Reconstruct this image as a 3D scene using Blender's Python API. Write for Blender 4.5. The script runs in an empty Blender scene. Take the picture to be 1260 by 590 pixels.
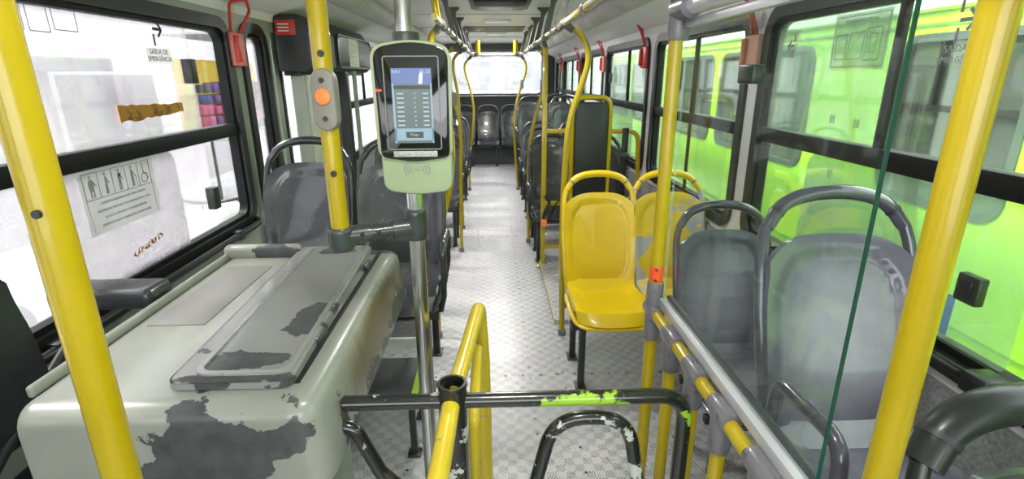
import bpy, bmesh, math, random
from mathutils import Vector, Matrix, Euler, noise
random.seed(7)
sc = bpy.context.scene
COL = sc.collection
PI = math.pi

# ------------------------------------------------------------------ camera, sky, sun, exposure
cd = bpy.data.cameras.new('camera'); cam = bpy.data.objects.new('camera', cd); COL.objects.link(cam)
cd.sensor_fit = 'HORIZONTAL'; cd.sensor_width = 36.0; cd.lens = 640 / 1260 * 36.0
cd.clip_start = 0.02; cd.clip_end = 300
MR = ((0.9994, -0.0152, 0.0327), (-0.0357, -0.3008, 0.953), (-0.0047, -0.9536, -0.3011))
EYE = Vector((0, 0, 1.65))
cm = Matrix(((MR[0][0], -MR[0][1], -MR[0][2]), (MR[1][0], -MR[1][1], -MR[1][2]), (MR[2][0], -MR[2][1], -MR[2][2])))
cam.matrix_world = Matrix.Translation(EYE) @ cm.to_quaternion().to_matrix().to_4x4()
sc.camera = cam

w = bpy.data.worlds.new('sky'); sc.world = w; w.use_nodes = True
wb = w.node_tree.nodes['Background']
wb.inputs[0].default_value = (0.95, 0.98, 1.0, 1); wb.inputs[1].default_value = 4.6
sd = bpy.data.lights.new('sun', 'SUN'); sd.energy = 6.5; sd.angle = math.radians(7); sd.color = (1, 0.96, 0.9)
sun = bpy.data.objects.new('sun', sd); COL.objects.link(sun)
sun.rotation_euler = Vector((1.0, -0.25, -1.22)).to_track_quat('-Z', 'Y').to_euler()
sc.view_settings.view_transform = 'Standard'; sc.view_settings.look = 'None'
sc.view_settings.gamma = 1.0; sc.view_settings.use_curve_mapping = False
sc.view_settings.exposure = 0.60

# ------------------------------------------------------------------ materials
MATS = {}
def nodes(m): return m.node_tree.nodes, m.node_tree.links
def newmat(name):
    m = bpy.data.materials.new(name); m.use_nodes = True; MATS[name] = m
    return m
def c4(c): return (c[0], c[1], c[2], 1)
def P(m): return m.node_tree.nodes['Principled BSDF']
def coord(m, scale=(1, 1, 1), kind='Object'):
    N, L = nodes(m)
    t = N.new('ShaderNodeTexCoord'); mp = N.new('ShaderNodeMapping'); mp.inputs['Scale'].default_value = scale
    L.new(t.outputs[kind], mp.inputs['Vector']); return mp.outputs[0]
def nz(m, vec, scale, detail=4, rough=0.55):
    N, L = nodes(m); n = N.new('ShaderNodeTexNoise')
    n.inputs['Scale'].default_value = scale; n.inputs['Detail'].default_value = detail; n.inputs['Roughness'].default_value = rough
    L.new(vec, n.inputs['Vector']); return n.outputs['Fac']
def ramp(m, src, stops, mode='LINEAR'):
    N, L = nodes(m); r = N.new('ShaderNodeValToRGB'); r.color_ramp.interpolation = mode
    e = r.color_ramp.elements
    while len(e) < len(stops): e.new(0.5)
    for i, (p, c) in enumerate(stops): e[i].position = p; e[i].color = c4(c) if len(c) == 3 else c
    L.new(src, r.inputs[0]); return r.outputs[0]
def mathn(m, op, a, b=None, c=None):
    N, L = nodes(m); n = N.new('ShaderNodeMath'); n.operation = op
    for i, v in enumerate((a, b, c)):
        if v is None: continue
        if isinstance(v, (int, float)): n.inputs[i].default_value = v
        else: L.new(v, n.inputs[i])
    return n.outputs[0]
def mixc(m, fac, a, b):
    N, L = nodes(m); n = N.new('ShaderNodeMix'); n.data_type = 'RGBA'
    for i, v in ((0, fac), (6, a), (7, b)):
        if isinstance(v, (int, float)): n.inputs[i].default_value = v
        elif isinstance(v, tuple): n.inputs[i].default_value = c4(v)
        else: L.new(v, n.inputs[i])
    return n.outputs[2]
def bump(m, h, strength=0.3, dist=0.01):
    N, L = nodes(m); b = N.new('ShaderNodeBump'); b.inputs['Strength'].default_value = strength
    b.inputs['Distance'].default_value = dist; L.new(h, b.inputs['Height']); L.new(b.outputs[0], P(m).inputs['Normal'])
def simple(name, col, rough=0.5, metal=0.0, var=0.12, nscale=6.0, bmp=0.0, coat=0.0, spec=0.5):
    m = newmat(name); p = P(m)
    p.inputs['Metallic'].default_value = metal; p.inputs['Roughness'].default_value = rough
    p.inputs['Coat Weight'].default_value = coat; p.inputs['Specular IOR Level'].default_value = spec
    v = coord(m); f = nz(m, v, nscale, 5)
    lo = tuple(max(0, x * (1 - var)) for x in col); hi = tuple(min(1, x * (1 + var)) for x in col)
    N, L = nodes(m)
    L.new(ramp(m, f, [(0.3, lo), (0.7, hi)]), p.inputs['Base Color'])
    r = mathn(m, 'MULTIPLY_ADD', f, 0.2, rough - 0.1); L.new(r, p.inputs['Roughness'])
    if bmp: bump(m, nz(m, v, 160, 3), bmp, 0.002)
    return m
def worn(name, col, under, amount=0.5, scale=5.0, rough=0.35, metal=0.0, coat=0.0, stretch=(1, 1, 1)):
    """paint with chips showing the layer below"""
    m = newmat(name); p = P(m); N, L = nodes(m)
    v = coord(m, stretch); f = nz(m, v, scale, 9, 0.62); g = nz(m, v, 3, 3)
    mask = ramp(m, f, [(amount, (0, 0, 0)), (amount + 0.02, (1, 1, 1))])
    base = ramp(m, g, [(0.3, tuple(x * 0.86 for x in col)), (0.7, tuple(min(1, x * 1.1) for x in col))])
    L.new(mixc(m, mask, base, under), p.inputs['Base Color'])
    p.inputs['Roughness'].default_value = rough; p.inputs['Metallic'].default_value = metal; p.inputs['Coat Weight'].default_value = coat
    bump(m, mathn(m, 'MULTIPLY', mask, -1.0), 0.25, 0.001)
    return m
YEL = (0.44, 0.33, 0.002)
yellow = worn('yellow_paint', YEL, (0.12, 0.09, 0.05), 0.72, 9, 0.28, coat=0.3)
yellow_g = worn('yellow_guard_paint', (0.66, 0.5, 0.02), (0.30, 0.30, 0.26), 0.66, 14, 0.3, coat=0.3)
black_chip = worn('black_chipped_paint', (0.012, 0.014, 0.012), (0.50, 0.53, 0.47), 0.585, 16, 0.25, coat=0.5)
yseat = worn('yellow_seat_plastic', (0.74, 0.52, 0.006), (0.45, 0.44, 0.40), 0.76, 6, 0.3, coat=0.25)
yseat_worn = worn('worn_yellow_seat_plastic', (0.74, 0.54, 0.03), (0.40, 0.42, 0.43), 0.51, 3.2, 0.35)
gseat = simple('grey_seat_plastic', (0.055, 0.058, 0.064), 0.26, 0.0, 0.35, 5, coat=0.5)
def worn_lit_seat():
    m = newmat('scuffed_window_lit_seat_plastic'); p = P(m); N, L = nodes(m)
    v = coord(m)
    d = N.new('ShaderNodeVectorMath'); d.operation = 'LENGTH'
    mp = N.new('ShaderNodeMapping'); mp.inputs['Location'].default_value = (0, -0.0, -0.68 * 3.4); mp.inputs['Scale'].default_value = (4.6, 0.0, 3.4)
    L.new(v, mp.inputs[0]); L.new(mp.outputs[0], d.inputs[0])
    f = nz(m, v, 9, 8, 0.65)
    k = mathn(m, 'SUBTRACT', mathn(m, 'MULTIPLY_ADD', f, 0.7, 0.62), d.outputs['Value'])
    L.new(ramp(m, k, [(0.0, (0.115, 0.11, 0.15)), (0.7, (0.34, 0.325, 0.385))]), p.inputs['Base Color'])  # scuffed centre; the grey is also lifted to paint in window light
    p.inputs['Roughness'].default_value = 0.25; p.inputs['Coat Weight'].default_value = 0.5
    return m
gseat_w = worn_lit_seat()
grim = simple('dark_grey_rim_plastic', (0.04, 0.043, 0.047), 0.25, 0, 0.2, 8, coat=0.5)
grim_l = simple('mid_grey_rim_plastic', (0.075, 0.073, 0.095), 0.2, 0, 0.2, 8, coat=0.6)
dmetal = simple('dark_painted_steel', (0.035, 0.037, 0.04), 0.45, 0.2, 0.2, 10)
rubber = simple('black_rubber', (0.008, 0.0085, 0.009), 0.42, 0, 0.3, 20)
bframe = simple('black_window_bar', (0.008, 0.009, 0.009), 0.5, 0, 0.3, 12, bmp=0.2, spec=0.2)
chrome = simple('polished_steel_tube', (0.62, 0.63, 0.62), 0.2, 1.0, 0.1, 4)
alu = simple('brushed_aluminium', (0.66, 0.66, 0.70), 0.35, 0.55, 0.08, 4)
fitting = worn('grey_pipe_fitting', (0.15, 0.145, 0.16), (0.08, 0.08, 0.08), 0.60, 30, 0.3, coat=0.2)
dfit = simple('dark_olive_fitting', (0.11, 0.11, 0.095), 0.5, 0, 0.25, 12)
clampm = simple('dark_clamp_plastic', (0.04, 0.05, 0.045), 0.35, 0, 0.2, 12, coat=0.3)
ceilm = simple('ceiling_laminate', (0.84, 0.83, 0.83), 0.42, 0, 0.06, 1.5)
wallm = simple('grey_wall_laminate', (0.64, 0.62, 0.65), 0.45, 0, 0.08, 3, bmp=0.15)
wallg = simple('green_grey_wall_paint', (0.27, 0.31, 0.255), 0.4, 0, 0.1, 3)
duct = simple('duct_plastic', (0.50, 0.48, 0.47), 0.5, 0, 0.12, 4)
lowwall = simple('speckled_side_lining', (0.26, 0.26, 0.27), 0.65, 0, 0.35, 90, bmp=0.3)
rearp = simple('dark_rear_panel', (0.055, 0.058, 0.06), 0.55, 0, 0.35, 60)
seamm = simple('panel_seam', (0.16, 0.16, 0.15), 0.6)
padm = simple('black_vinyl_pad', (0.014, 0.017, 0.017), 0.45, 0, 0.25, 30, bmp=0.3)
blackpl = simple('black_plastic', (0.016, 0.018, 0.018), 0.4, 0, 0.3, 14, coat=0.1)
doorbox = simple('charcoal_cover_plastic', (0.032, 0.033, 0.034), 0.5, 0, 0.25, 8)
redm = simple('red_plastic', (0.55, 0.03, 0.025), 0.35)
salmon = simple('salmon_hammer_case', (0.68, 0.20, 0.16), 0.4)
orange = simple('orange_button', (0.90, 0.24, 0.05), 0.35)
greyb = simple('grey_button_housing', (0.24, 0.23, 0.20), 0.5)
redband = simple('red_orange_tape', (0.80, 0.10, 0.02), 0.4)
papern = simple('white_paper', (0.72, 0.75, 0.66), 0.7)
ink = simple('dark_ink', (0.06, 0.06, 0.065), 0.6)
inkg = simple('grey_ink', (0.28, 0.28, 0.28), 0.6)
glue = worn('brown_glue_residue', (0.50, 0.22, 0.01), (0.20, 0.09, 0.02), 0.52, 25, 0.5)
whitepl = simple('pale_green_reader_plastic', (0.33, 0.41, 0.24), 0.3, 0, 0.05, 3, coat=0.3)
olive = simple('olive_case_edge', (0.17, 0.20, 0.06), 0.25, 0, 0.1, 3, coat=0.5)
gloss = simple('gloss_black_bezel', (0.006, 0.008, 0.006), 0.06, 0, 0.1, 3, coat=0.6)
stepm = simple('ribbed_step_rubber', (0.055, 0.058, 0.062), 0.5, 0, 0.2, 20)
limes = simple('lime_edge_strip', (0.50, 0.70, 0.08), 0.4)
asphalt = simple('pale_asphalt', (0.48, 0.47, 0.46), 0.9, 0, 0.2, 2)
lime = simple('lime_bus_paint', (0.42, 0.84, 0.03), 0.3, 0, 0.06, 1.2, coat=0.3)
limew = simple('white_paint_and_sky_sheen', (0.85, 0.90, 0.80), 0.3, 0, 0.05, 1.2, coat=0.3)
dglass = simple('dark_bus_window', (0.20, 0.23, 0.22), 0.08, 0, 0.35, 1.6)
pale = simple('pale_plaster', (0.42, 0.40, 0.42), 0.9, 0, 0.1, 1)
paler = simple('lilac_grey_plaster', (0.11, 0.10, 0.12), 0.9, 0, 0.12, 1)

def floor_mat():
    m = newmat('tread_plate_aluminium'); p = P(m); N, L = nodes(m)
    t = N.new('ShaderNodeTexCoord'); s = N.new('ShaderNodeSeparateXYZ'); L.new(t.outputs['Object'], s.inputs[0])
    x, y = s.outputs[0], s.outputs[1]
    c = 0.042
    fx = mathn(m, 'FLOOR', mathn(m, 'DIVIDE', x, c)); fy = mathn(m, 'FLOOR', mathn(m, 'DIVIDE', y, c))
    sel = mathn(m, 'MODULO', mathn(m, 'ABSOLUTE', mathn(m, 'ADD', fx, fy)), 2.0)
    sel = mathn(m, 'GREATER_THAN', sel, 0.5)
    k = 2 * PI / 0.0135
    a = mathn(m, 'SINE', mathn(m, 'MULTIPLY', mathn(m, 'ADD', x, y), k))
    b = mathn(m, 'SINE', mathn(m, 'MULTIPLY', mathn(m, 'SUBTRACT', x, y), k))
    h = mathn(m, 'ADD', mathn(m, 'MULTIPLY', a, sel), mathn(m, 'MULTIPLY', b, mathn(m, 'SUBTRACT', 1.0, sel)))
    h = mathn(m, 'MAXIMUM', h, 0.0)
    d = nz(m, t.outputs['Object'], 2.2, 6, 0.6); d2 = nz(m, t.outputs['Object'], 40, 4)
    base = ramp(m, mathn(m, 'ADD', mathn(m, 'MULTIPLY', d, 0.7), mathn(m, 'MULTIPLY', d2, 0.3)), [(0.36, (0.17, 0.165, 0.165)), (0.60, (0.33, 0.325, 0.33))])
    base = mixc(m, mathn(m, 'MULTIPLY', h, 0.75), base, (0.95, 0.95, 0.97))
    base = mixc(m, mathn(m, 'MULTIPLY', sel, 0.28), base, (0.85, 0.85, 0.86))
    # rows of dark rivet heads along the plate edges
    def rows(u, v, u0, step, r):
        du = mathn(m, 'ABSOLUTE', mathn(m, 'SUBTRACT', u, u0))
        dv = mathn(m, 'ABSOLUTE', mathn(m, 'SUBTRACT', mathn(m, 'MODULO', mathn(m, 'ADD', v, 50 * step), step), step / 2))
        return mathn(m, 'LESS_THAN', mathn(m, 'SQRT', mathn(m, 'ADD', mathn(m, 'MULTIPLY', du, du), mathn(m, 'MULTIPLY', dv, dv))), r)
    dots = rows(x, y, 0.19, 0.12, 0.0065)
    for q in (rows(x, y, -0.19, 0.12, 0.0065), rows(x, y, 0.38, 0.16, 0.0065), rows(x, y, -0.40, 0.13, 0.0065), rows(y, x, 5.35, 0.09, 0.011), rows(y, x, 2.62, 0.10, 0.009), rows(y, x, 8.1, 0.09, 0.012)):
        dots = mathn(m, 'MAXIMUM', dots, q)
    L.new(mixc(m, dots, base, (0.02, 0.02, 0.02)), p.inputs['Base Color'])
    p.inputs['Metallic'].default_value = 0.2
    L.new(mathn(m, 'MULTIPLY_ADD', d2, 0.25, 0.18), p.inputs['Roughness'])
    bump(m, h, 0.5, 0.0015)
    return m
floorm = floor_mat()

def glass_mat(name, tint, haze=0.1, hazecol=(0.9, 0.9, 0.92), refl=0.06, nscale=3, var=0.12, frk=0.5):
    m = newmat(name); N, L = nodes(m); N.remove(P(m)); out = N['Material Output']
    tr = N.new('ShaderNodeBsdfTransparent'); tr.inputs[0].default_value = c4(tint)
    gl = N.new('ShaderNodeBsdfGlossy'); gl.inputs['Roughness'].default_value = 0.03
    df = N.new('ShaderNodeBsdfDiffuse'); df.inputs[0].default_value = c4(hazecol)
    tl = N.new('ShaderNodeBsdfTranslucent'); tl.inputs[0].default_value = c4(hazecol)
    a = N.new('ShaderNodeMixShader'); a.inputs[0].default_value = 0.5; L.new(df.outputs[0], a.inputs[1]); L.new(tl.outputs[0], a.inputs[2])
    v = coord(m); f = nz(m, v, nscale, 6, 0.6)
    hz = mathn(m, 'MAXIMUM', mathn(m, 'MULTIPLY_ADD', mathn(m, 'SUBTRACT', f, 0.5), var * 4, haze), 0.0)
    b = N.new('ShaderNodeMixShader'); L.new(hz, b.inputs[0]); L.new(tr.outputs[0], b.inputs[1]); L.new(a.outputs[0], b.inputs[2])
    fr = N.new('ShaderNodeFresnel'); fr.inputs[0].default_value = 1.3
    c = N.new('ShaderNodeMixShader'); L.new(mathn(m, 'MULTIPLY_ADD', fr.outputs[0], frk, refl * 0.3), c.inputs[0])
    L.new(b.outputs[0], c.inputs[1]); L.new(gl.outputs[0], c.inputs[2]); L.new(c.outputs[0], out.inputs[0])
    return m
glassL = glass_mat('dusty_window_glass', (0.97, 0.96, 0.98), 0.22, nscale=2.2, var=0.12)
glassLp = glass_mat('scratched_plastic_pane', (0.93, 0.92, 0.95), 0.45, (0.80, 0.78, 0.80), nscale=4, var=0.35)
glassR = glass_mat('side_window_glass', (0.94, 0.985, 0.96), 0.03, (0.8, 0.85, 0.8), nscale=4, var=0.03)
glassR2 = glass_mat('scratched_side_window_glass', (0.88, 0.95, 0.91), 0.16, (0.78, 0.86, 0.80), nscale=6, var=0.08)
glassP = glass_mat('partition_glass', (0.955, 0.985, 0.97), 0.006, (0.8, 0.9, 0.85), nscale=5, var=0.003, refl=0.01, frk=0.08)
glassC = glass_mat('clear_window_glass', (0.97, 0.98, 0.98), 0.0, nscale=3, var=0.01)
filmn = glass_mat('whitish_film', (0.95, 0.95, 0.95), 0.6, (0.9, 0.9, 0.9), nscale=3, var=0.05)
filmn2 = glass_mat('thin_clear_film', (0.95, 0.98, 0.96), 0.12, (0.85, 0.9, 0.86), nscale=3, var=0.03)
gedge = simple('green_glass_edge', (0.01, 0.07, 0.05), 0.2)
def emis(name, col, s, base=1.0):
    m = newmat(name); p = P(m); p.inputs['Base Color'].default_value = c4([x * base for x in col])
    p.inputs['Emission Color'].default_value = c4(col); p.inputs['Emission Strength'].default_value = s; p.inputs['Roughness'].default_value = 0.2
    return m
scr_bg = emis('screen_background', (0.035, 0.08, 0.07), 0.5, 0.3)
scr_blue = emis('screen_header', (0.03, 0.07, 0.25), 0.8, 0.3)
scr_light = emis('screen_light', (0.16, 0.27, 0.33), 0.7, 0.3)
scr_txt = emis('screen_text', (0.30, 0.38, 0.38), 0.7, 0.3)
scr_lime = emis('screen_lime', (0.45, 0.75, 0.05), 0.9)
scr_white = emis('screen_white', (0.45, 0.7, 1.0), 1.0)
lens_m = emis('lamp_lens', (0.7, 0.72, 0.7), 0.15)

# paint-peeled fare desk
def deskmat(name, blobs, thr, base=(0.40, 0.42, 0.37), stain=False):
    m = newmat(name); p = P(m); N, L = nodes(m)
    v = coord(m); f = nz(m, v, 10, 10, 0.6)
    tot = mathn(m, 'MULTIPLY', mathn(m, 'SUBTRACT', f, 0.5), 1.5)
    for (cx_, cy_, cz_, rx, ry, rz) in blobs:
        mp = N.new('ShaderNodeMapping'); mp.inputs['Location'].default_value = (-cx_ / rx, -cy_ / ry, -cz_ / rz); mp.inputs['Scale'].default_value = (1 / rx, 1 / ry, 1 / rz)
        L.new(v, mp.inputs[0]); d = N.new('ShaderNodeVectorMath'); d.operation = 'LENGTH'; L.new(mp.outputs[0], d.inputs[0])
        tot = mathn(m, 'MAXIMUM', tot, mathn(m, 'ADD', mathn(m, 'SUBTRACT', 1.0, d.outputs['Value']), mathn(m, 'MULTIPLY', mathn(m, 'SUBTRACT', f, 0.5), 2.6)))
    mask = ramp(m, mathn(m, 'SUBTRACT', tot, thr), [(0.0, (0, 0, 0)), (0.03, (1, 1, 1))])
    g = nz(m, v, 3, 4)
    b = ramp(m, g, [(0.3, tuple(x * 0.85 for x in base)), (0.7, tuple(x * 1.12 for x in base))])
    if stain:   # rust-brown rub marks on the aisle side
        mp = N.new('ShaderNodeMapping'); mp.inputs['Location'].default_value = (0.36 / .07, -1.6 / .5, -0.90 / .10); mp.inputs['Scale'].default_value = (1 / .07, 2.0, 10.0)
        L.new(v, mp.inputs[0]); d = N.new('ShaderNodeVectorMath'); d.operation = 'LENGTH'; L.new(mp.outputs[0], d.inputs[0])
        k = mathn(m, 'ADD', mathn(m, 'SUBTRACT', 0.9, d.outputs['Value']), mathn(m, 'MULTIPLY', nz(m, coord(m, (1, 1, .25)), 30, 6), 0.7))
        b = mixc(m, ramp(m, k, [(0.15, (0, 0, 0)), (0.6, (0.9, 0.9, 0.9))]), b, (0.11, 0.08, 0.03))
    d2 = ramp(m, nz(m, v, 24, 5), [(0.3, (0.035, 0.037, 0.038)), (0.7, (0.075, 0.078, 0.08))])
    L.new(mixc(m, mask, b, d2), p.inputs['Base Color'])
    L.new(mathn(m, 'MULTIPLY_ADD', mask, 0.2, 0.3), p.inputs['Roughness']); p.inputs['Coat Weight'].default_value = 0.2
    bump(m, mathn(m, 'MULTIPLY', mask, -1.0), 0.4, 0.002)
    return m

# ------------------------------------------------------------------ mesh helpers
def link(name, me, mat, parent=None, loc=None):
    o = bpy.data.objects.new(name, me); COL.objects.link(o)
    if mat is not None: me.materials.append(mat)
    if parent is not None: o.parent = parent
    if loc is not None: o.location = loc
    return o
def finish(bm, name, mat, parent=None, loc=None, smooth=True, ang=40):
    bmesh.ops.remove_doubles(bm, verts=bm.verts, dist=1e-6)
    bmesh.ops.recalc_face_normals(bm, faces=bm.faces)
    me = bpy.data.meshes.new(name); bm.to_mesh(me); bm.free()
    if smooth:
        me.polygons.foreach_set('use_smooth', [True] * len(me.polygons))
        try: me.set_sharp_from_angle(angle=math.radians(ang))
        except Exception: pass
    return link(name, me, mat, parent, loc)
def empty(name, loc=(0, 0, 0), label=None, cat=None, group=None, kind=None, rz=0):
    o = bpy.data.objects.new(name, None); COL.objects.link(o); o.location = loc; o.rotation_euler = (0, 0, rz)
    o.empty_display_size = 0.1
    return tag(o, label, cat, group, kind)
def tag(o, label=None, cat=None, group=None, kind=None):
    if label: o['label'] = label
    if cat: o['category'] = cat
    if group: o['group'] = group
    if kind: o['kind'] = kind
    return o
def abox(bm, lo, hi, bev=0.0, seg=2, rot=None, piv=None):
    r = bmesh.ops.create_cube(bm, size=1.0); vs = r['verts']
    c = [(lo[i] + hi[i]) / 2 for i in range(3)]; s = [abs(hi[i] - lo[i]) for i in range(3)]
    for v in vs: v.co = Vector((v.co.x * s[0], v.co.y * s[1], v.co.z * s[2]))
    if bev:
        es = list({e for v in vs for e in v.link_edges})
        b = bmesh.ops.bevel(bm, geom=es, offset=min(bev, min(s) * 0.49), segments=seg, profile=0.5, affect='EDGES')
        vs = list({v for f in b['faces'] for v in f.verts} | {v for v in vs if v.is_valid})
    M = Matrix.Translation(c)
    if rot is not None: M = M @ rot.to_4x4()
    for v in vs: v.co = M @ v.co
    return vs
def box(name, lo, hi, mat, parent=None, bev=0.0, seg=2, rot=None):
    bm = bmesh.new(); abox(bm, lo, hi, bev, seg, rot); return finish(bm, name, mat, parent)
def catmull(pts, n=6):
    pts = [Vector(p) for p in pts]; out = []
    q = [pts[0] * 2 - pts[1]] + pts + [pts[-1] * 2 - pts[-2]]
    for i in range(1, len(q) - 2):
        a, b, c, d = q[i - 1], q[i], q[i + 1], q[i + 2]
        for k in range(n):
            t = k / n
            out.append(0.5 * ((2 * b) + (c - a) * t + (2 * a - 5 * b + 4 * c - d) * t * t + (3 * b - a - 3 * c + d) * t ** 3))
    out.append(pts[-1]); return out
def fillet(pts, r, n=6, closed=False):
    pts = [Vector(p) for p in pts]; out = []; N_ = len(pts)
    for i in range(N_):
        if not closed and i in (0, N_ - 1): out.append(pts[i]); continue
        p = pts[i]; a = (pts[i - 1] - p); b = (pts[(i + 1) % N_] - p)
        la, lb = a.length, b.length; a.normalize(); b.normalize()
        ang = a.angle(b); tt = min(r / math.tan(ang / 2), la * 0.49, lb * 0.49)
        s, e = p + a * tt, p + b * tt
        for k in range(n + 1):
            t = k / n; out.append((1 - t) ** 2 * s + 2 * (1 - t) * t * p + t * t * e)
    return out
def atube(bm, pts, r, seg=14, cap=True, closed=False, rb=None, up=None, radii=None):
    pts = [Vector(p) for p in pts]; n = len(pts); rings = []
    T = []
    for i in range(n):
        if closed: d = pts[(i + 1) % n] - pts[i - 1]
        else: d = pts[min(i + 1, n - 1)] - pts[max(i - 1, 0)]
        T.append(d.normalized())
    nrm = Vector(up) if up is not None else (Vector((0, 0, 1)) if abs(T[0].z) < 0.9 else Vector((1, 0, 0)))
    for i in range(n):
        nrm = (nrm - T[i] * nrm.dot(T[i])).normalized() if up is None else (Vector(up) - T[i] * Vector(up).dot(T[i])).normalized()
        bi = T[i].cross(nrm)
        k = radii[i] if radii else 1.0
        ra, rbb = r * k, (rb or r) * k
        rings.append([bm.verts.new(pts[i] + nrm * math.cos(2 * PI * j / seg) * ra + bi * math.sin(2 * PI * j / seg) * rbb) for j in range(seg)])
    m = n if closed else n - 1
    for i in range(m):
        A, B = rings[i], rings[(i + 1) % n]
        for j in range(seg): bm.faces.new((A[j], A[(j + 1) % seg], B[(j + 1) % seg], B[j]))
    if cap and not closed:
        bm.faces.new(rings[0][::-1]); bm.faces.new(rings[-1])
def tube(name, pts, r, mat, parent=None, seg=14, **k):
    bm = bmesh.new(); atube(bm, pts, r, seg, **k); return finish(bm, name, mat, parent)
def asurf(bm, fn, nu, nv, th):
    """thick sheet from fn(u,v)->(point, normal-ish offset dir)"""
    A = [[None] * (nv + 1) for _ in range(nu + 1)]; B = [[None] * (nv + 1) for _ in range(nu + 1)]
    Q = [[Vector(fn(i / nu, j / nv)) for j in range(nv + 1)] for i in range(nu + 1)]
    for i in range(nu + 1):
        for j in range(nv + 1):
            du = Q[min(i + 1, nu)][j] - Q[max(i - 1, 0)][j]; dv = Q[i][min(j + 1, nv)] - Q[i][max(j - 1, 0)]
            n = du.cross(dv)
            n = n.normalized() if n.length > 1e-12 else Vector((0, 0, 1))
            A[i][j] = bm.verts.new(Q[i][j]); B[i][j] = bm.verts.new(Q[i][j] - n * th)
    for i in range(nu):
        for j in range(nv):
            bm.faces.new((A[i][j], A[i + 1][j], A[i + 1][j + 1], A[i][j + 1]))
            bm.faces.new((B[i][j], B[i][j + 1], B[i + 1][j + 1], B[i + 1][j]))
    for i in range(nu):
        bm.faces.new((A[i][0], B[i][0], B[i + 1][0], A[i + 1][0])); bm.faces.new((A[i][nv], A[i + 1][nv], B[i + 1][nv], B[i][nv]))
    for j in range(nv):
        bm.faces.new((A[0][j], A[0][j + 1], B[0][j + 1], B[0][j])); bm.faces.new((A[nu][j], B[nu][j], B[nu][j + 1], A[nu][j + 1]))
def rrect(w, h, r, n=6):
    """rounded rectangle outline, ccw, centred; 4*(n+1) points"""
    out = []
    for q, (sx, sy) in enumerate(((1, 1), (-1, 1), (-1, -1), (1, -1))):
        c = Vector((sx * (w / 2 - r), sy * (h / 2 - r)))
        for k in range(n + 1):
            t = (q + k / n) * PI / 2; out.append(c + Vector((math.cos(t), math.sin(t))) * r)
    return out
def aprism(bm, outline, fn, d0, d1, bev=0.0):
    """extrude 2-D outline; fn(a,b,d)->3-D. bev: inset front edge"""
    def ring(d, inset):
        if inset:
            c = sum((Vector(p) for p in outline), Vector((0, 0))) / len(outline)
            pts = [Vector(p) - (Vector(p) - c).normalized() * inset for p in outline]
        else: pts = [Vector(p) for p in outline]
        return [bm.verts.new(fn(p.x, p.y, d)) for p in pts]
    R = []
    s = 1 if d1 > d0 else -1
    if bev: R = [ring(d0, bev), ring(d0 + s * bev * 0.3, bev * 0.3), ring(d0 + s * bev, 0), ring(d1 - s * bev, 0), ring(d1 - s * bev * 0.3, bev * 0.3), ring(d1, bev)]
    else: R = [ring(d0, 0), ring(d1, 0)]
    n = len(outline)
    for A, B in zip(R, R[1:]):
        for j in range(n): bm.faces.new((A[j], A[(j + 1) % n], B[(j + 1) % n], B[j]))
    bm.faces.new(R[0][::-1]); bm.faces.new(R[-1])
def prism(name, outline, fn, d0, d1, mat, parent=None, bev=0.0):
    bm = bmesh.new(); aprism(bm, outline, fn, d0, d1, bev); return finish(bm, name, mat, parent)
def aring(bm, outer, inner, fn, d0, d1):
    n = len(outer)
    V = [[bm.verts.new(fn(p[0], p[1], d)) for p in L_] for L_, d in ((outer, d0), (inner, d0), (inner, d1), (outer, d1))]
    for k in range(4):
        A, B = V[k], V[(k + 1) % 4]
        for j in range(n): bm.faces.new((A[j], A[(j + 1) % n], B[(j + 1) % n], B[j]))
def ring(name, outer, inner, fn, d0, d1, mat, parent=None):
    bm = bmesh.new(); aring(bm, outer, inner, fn, d0, d1); return finish(bm, name, mat, parent)
def text(name, body, size, mat, parent, M, ext=0.0004, align='CENTER', extra_scale=(1, 1, 1)):
    cu = bpy.data.curves.new(name, 'FONT'); cu.body = body; cu.size = size; cu.extrude = ext; cu.align_x = align; cu.align_y = 'CENTER'
    cu.resolution_u = 2
    t = bpy.data.objects.new(name + '_tmp', cu); COL.objects.link(t)
    me = bpy.data.meshes.new_from_object(t); bpy.data.objects.remove(t); bpy.data.curves.remove(cu)
    for v in me.vertices: v.co = M @ Vector((v.co.x * extra_scale[0], v.co.y * extra_scale[1], v.co.z))
    me.name = name; me.materials.clear()
    return link(name, me, mat, parent)
def copy_tree(o, parent=None):
    c = o.copy(); COL.objects.link(c)
    if parent is not None: c.parent = parent
    for ch in list(o.children): copy_tree(ch, c)
    return c

# ------------------------------------------------------------------ bus shell
XR, XL, YF, YB = 1.28, -1.40, -1.6, 11.2
ZT = 1.93; ZS = 0.85; ZUP = 1.98
box('floor', (XL - 0.05, YF, -0.06), (XR + 0.05, YB, 0.0), floorm)['kind'] = 'structure'

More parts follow.
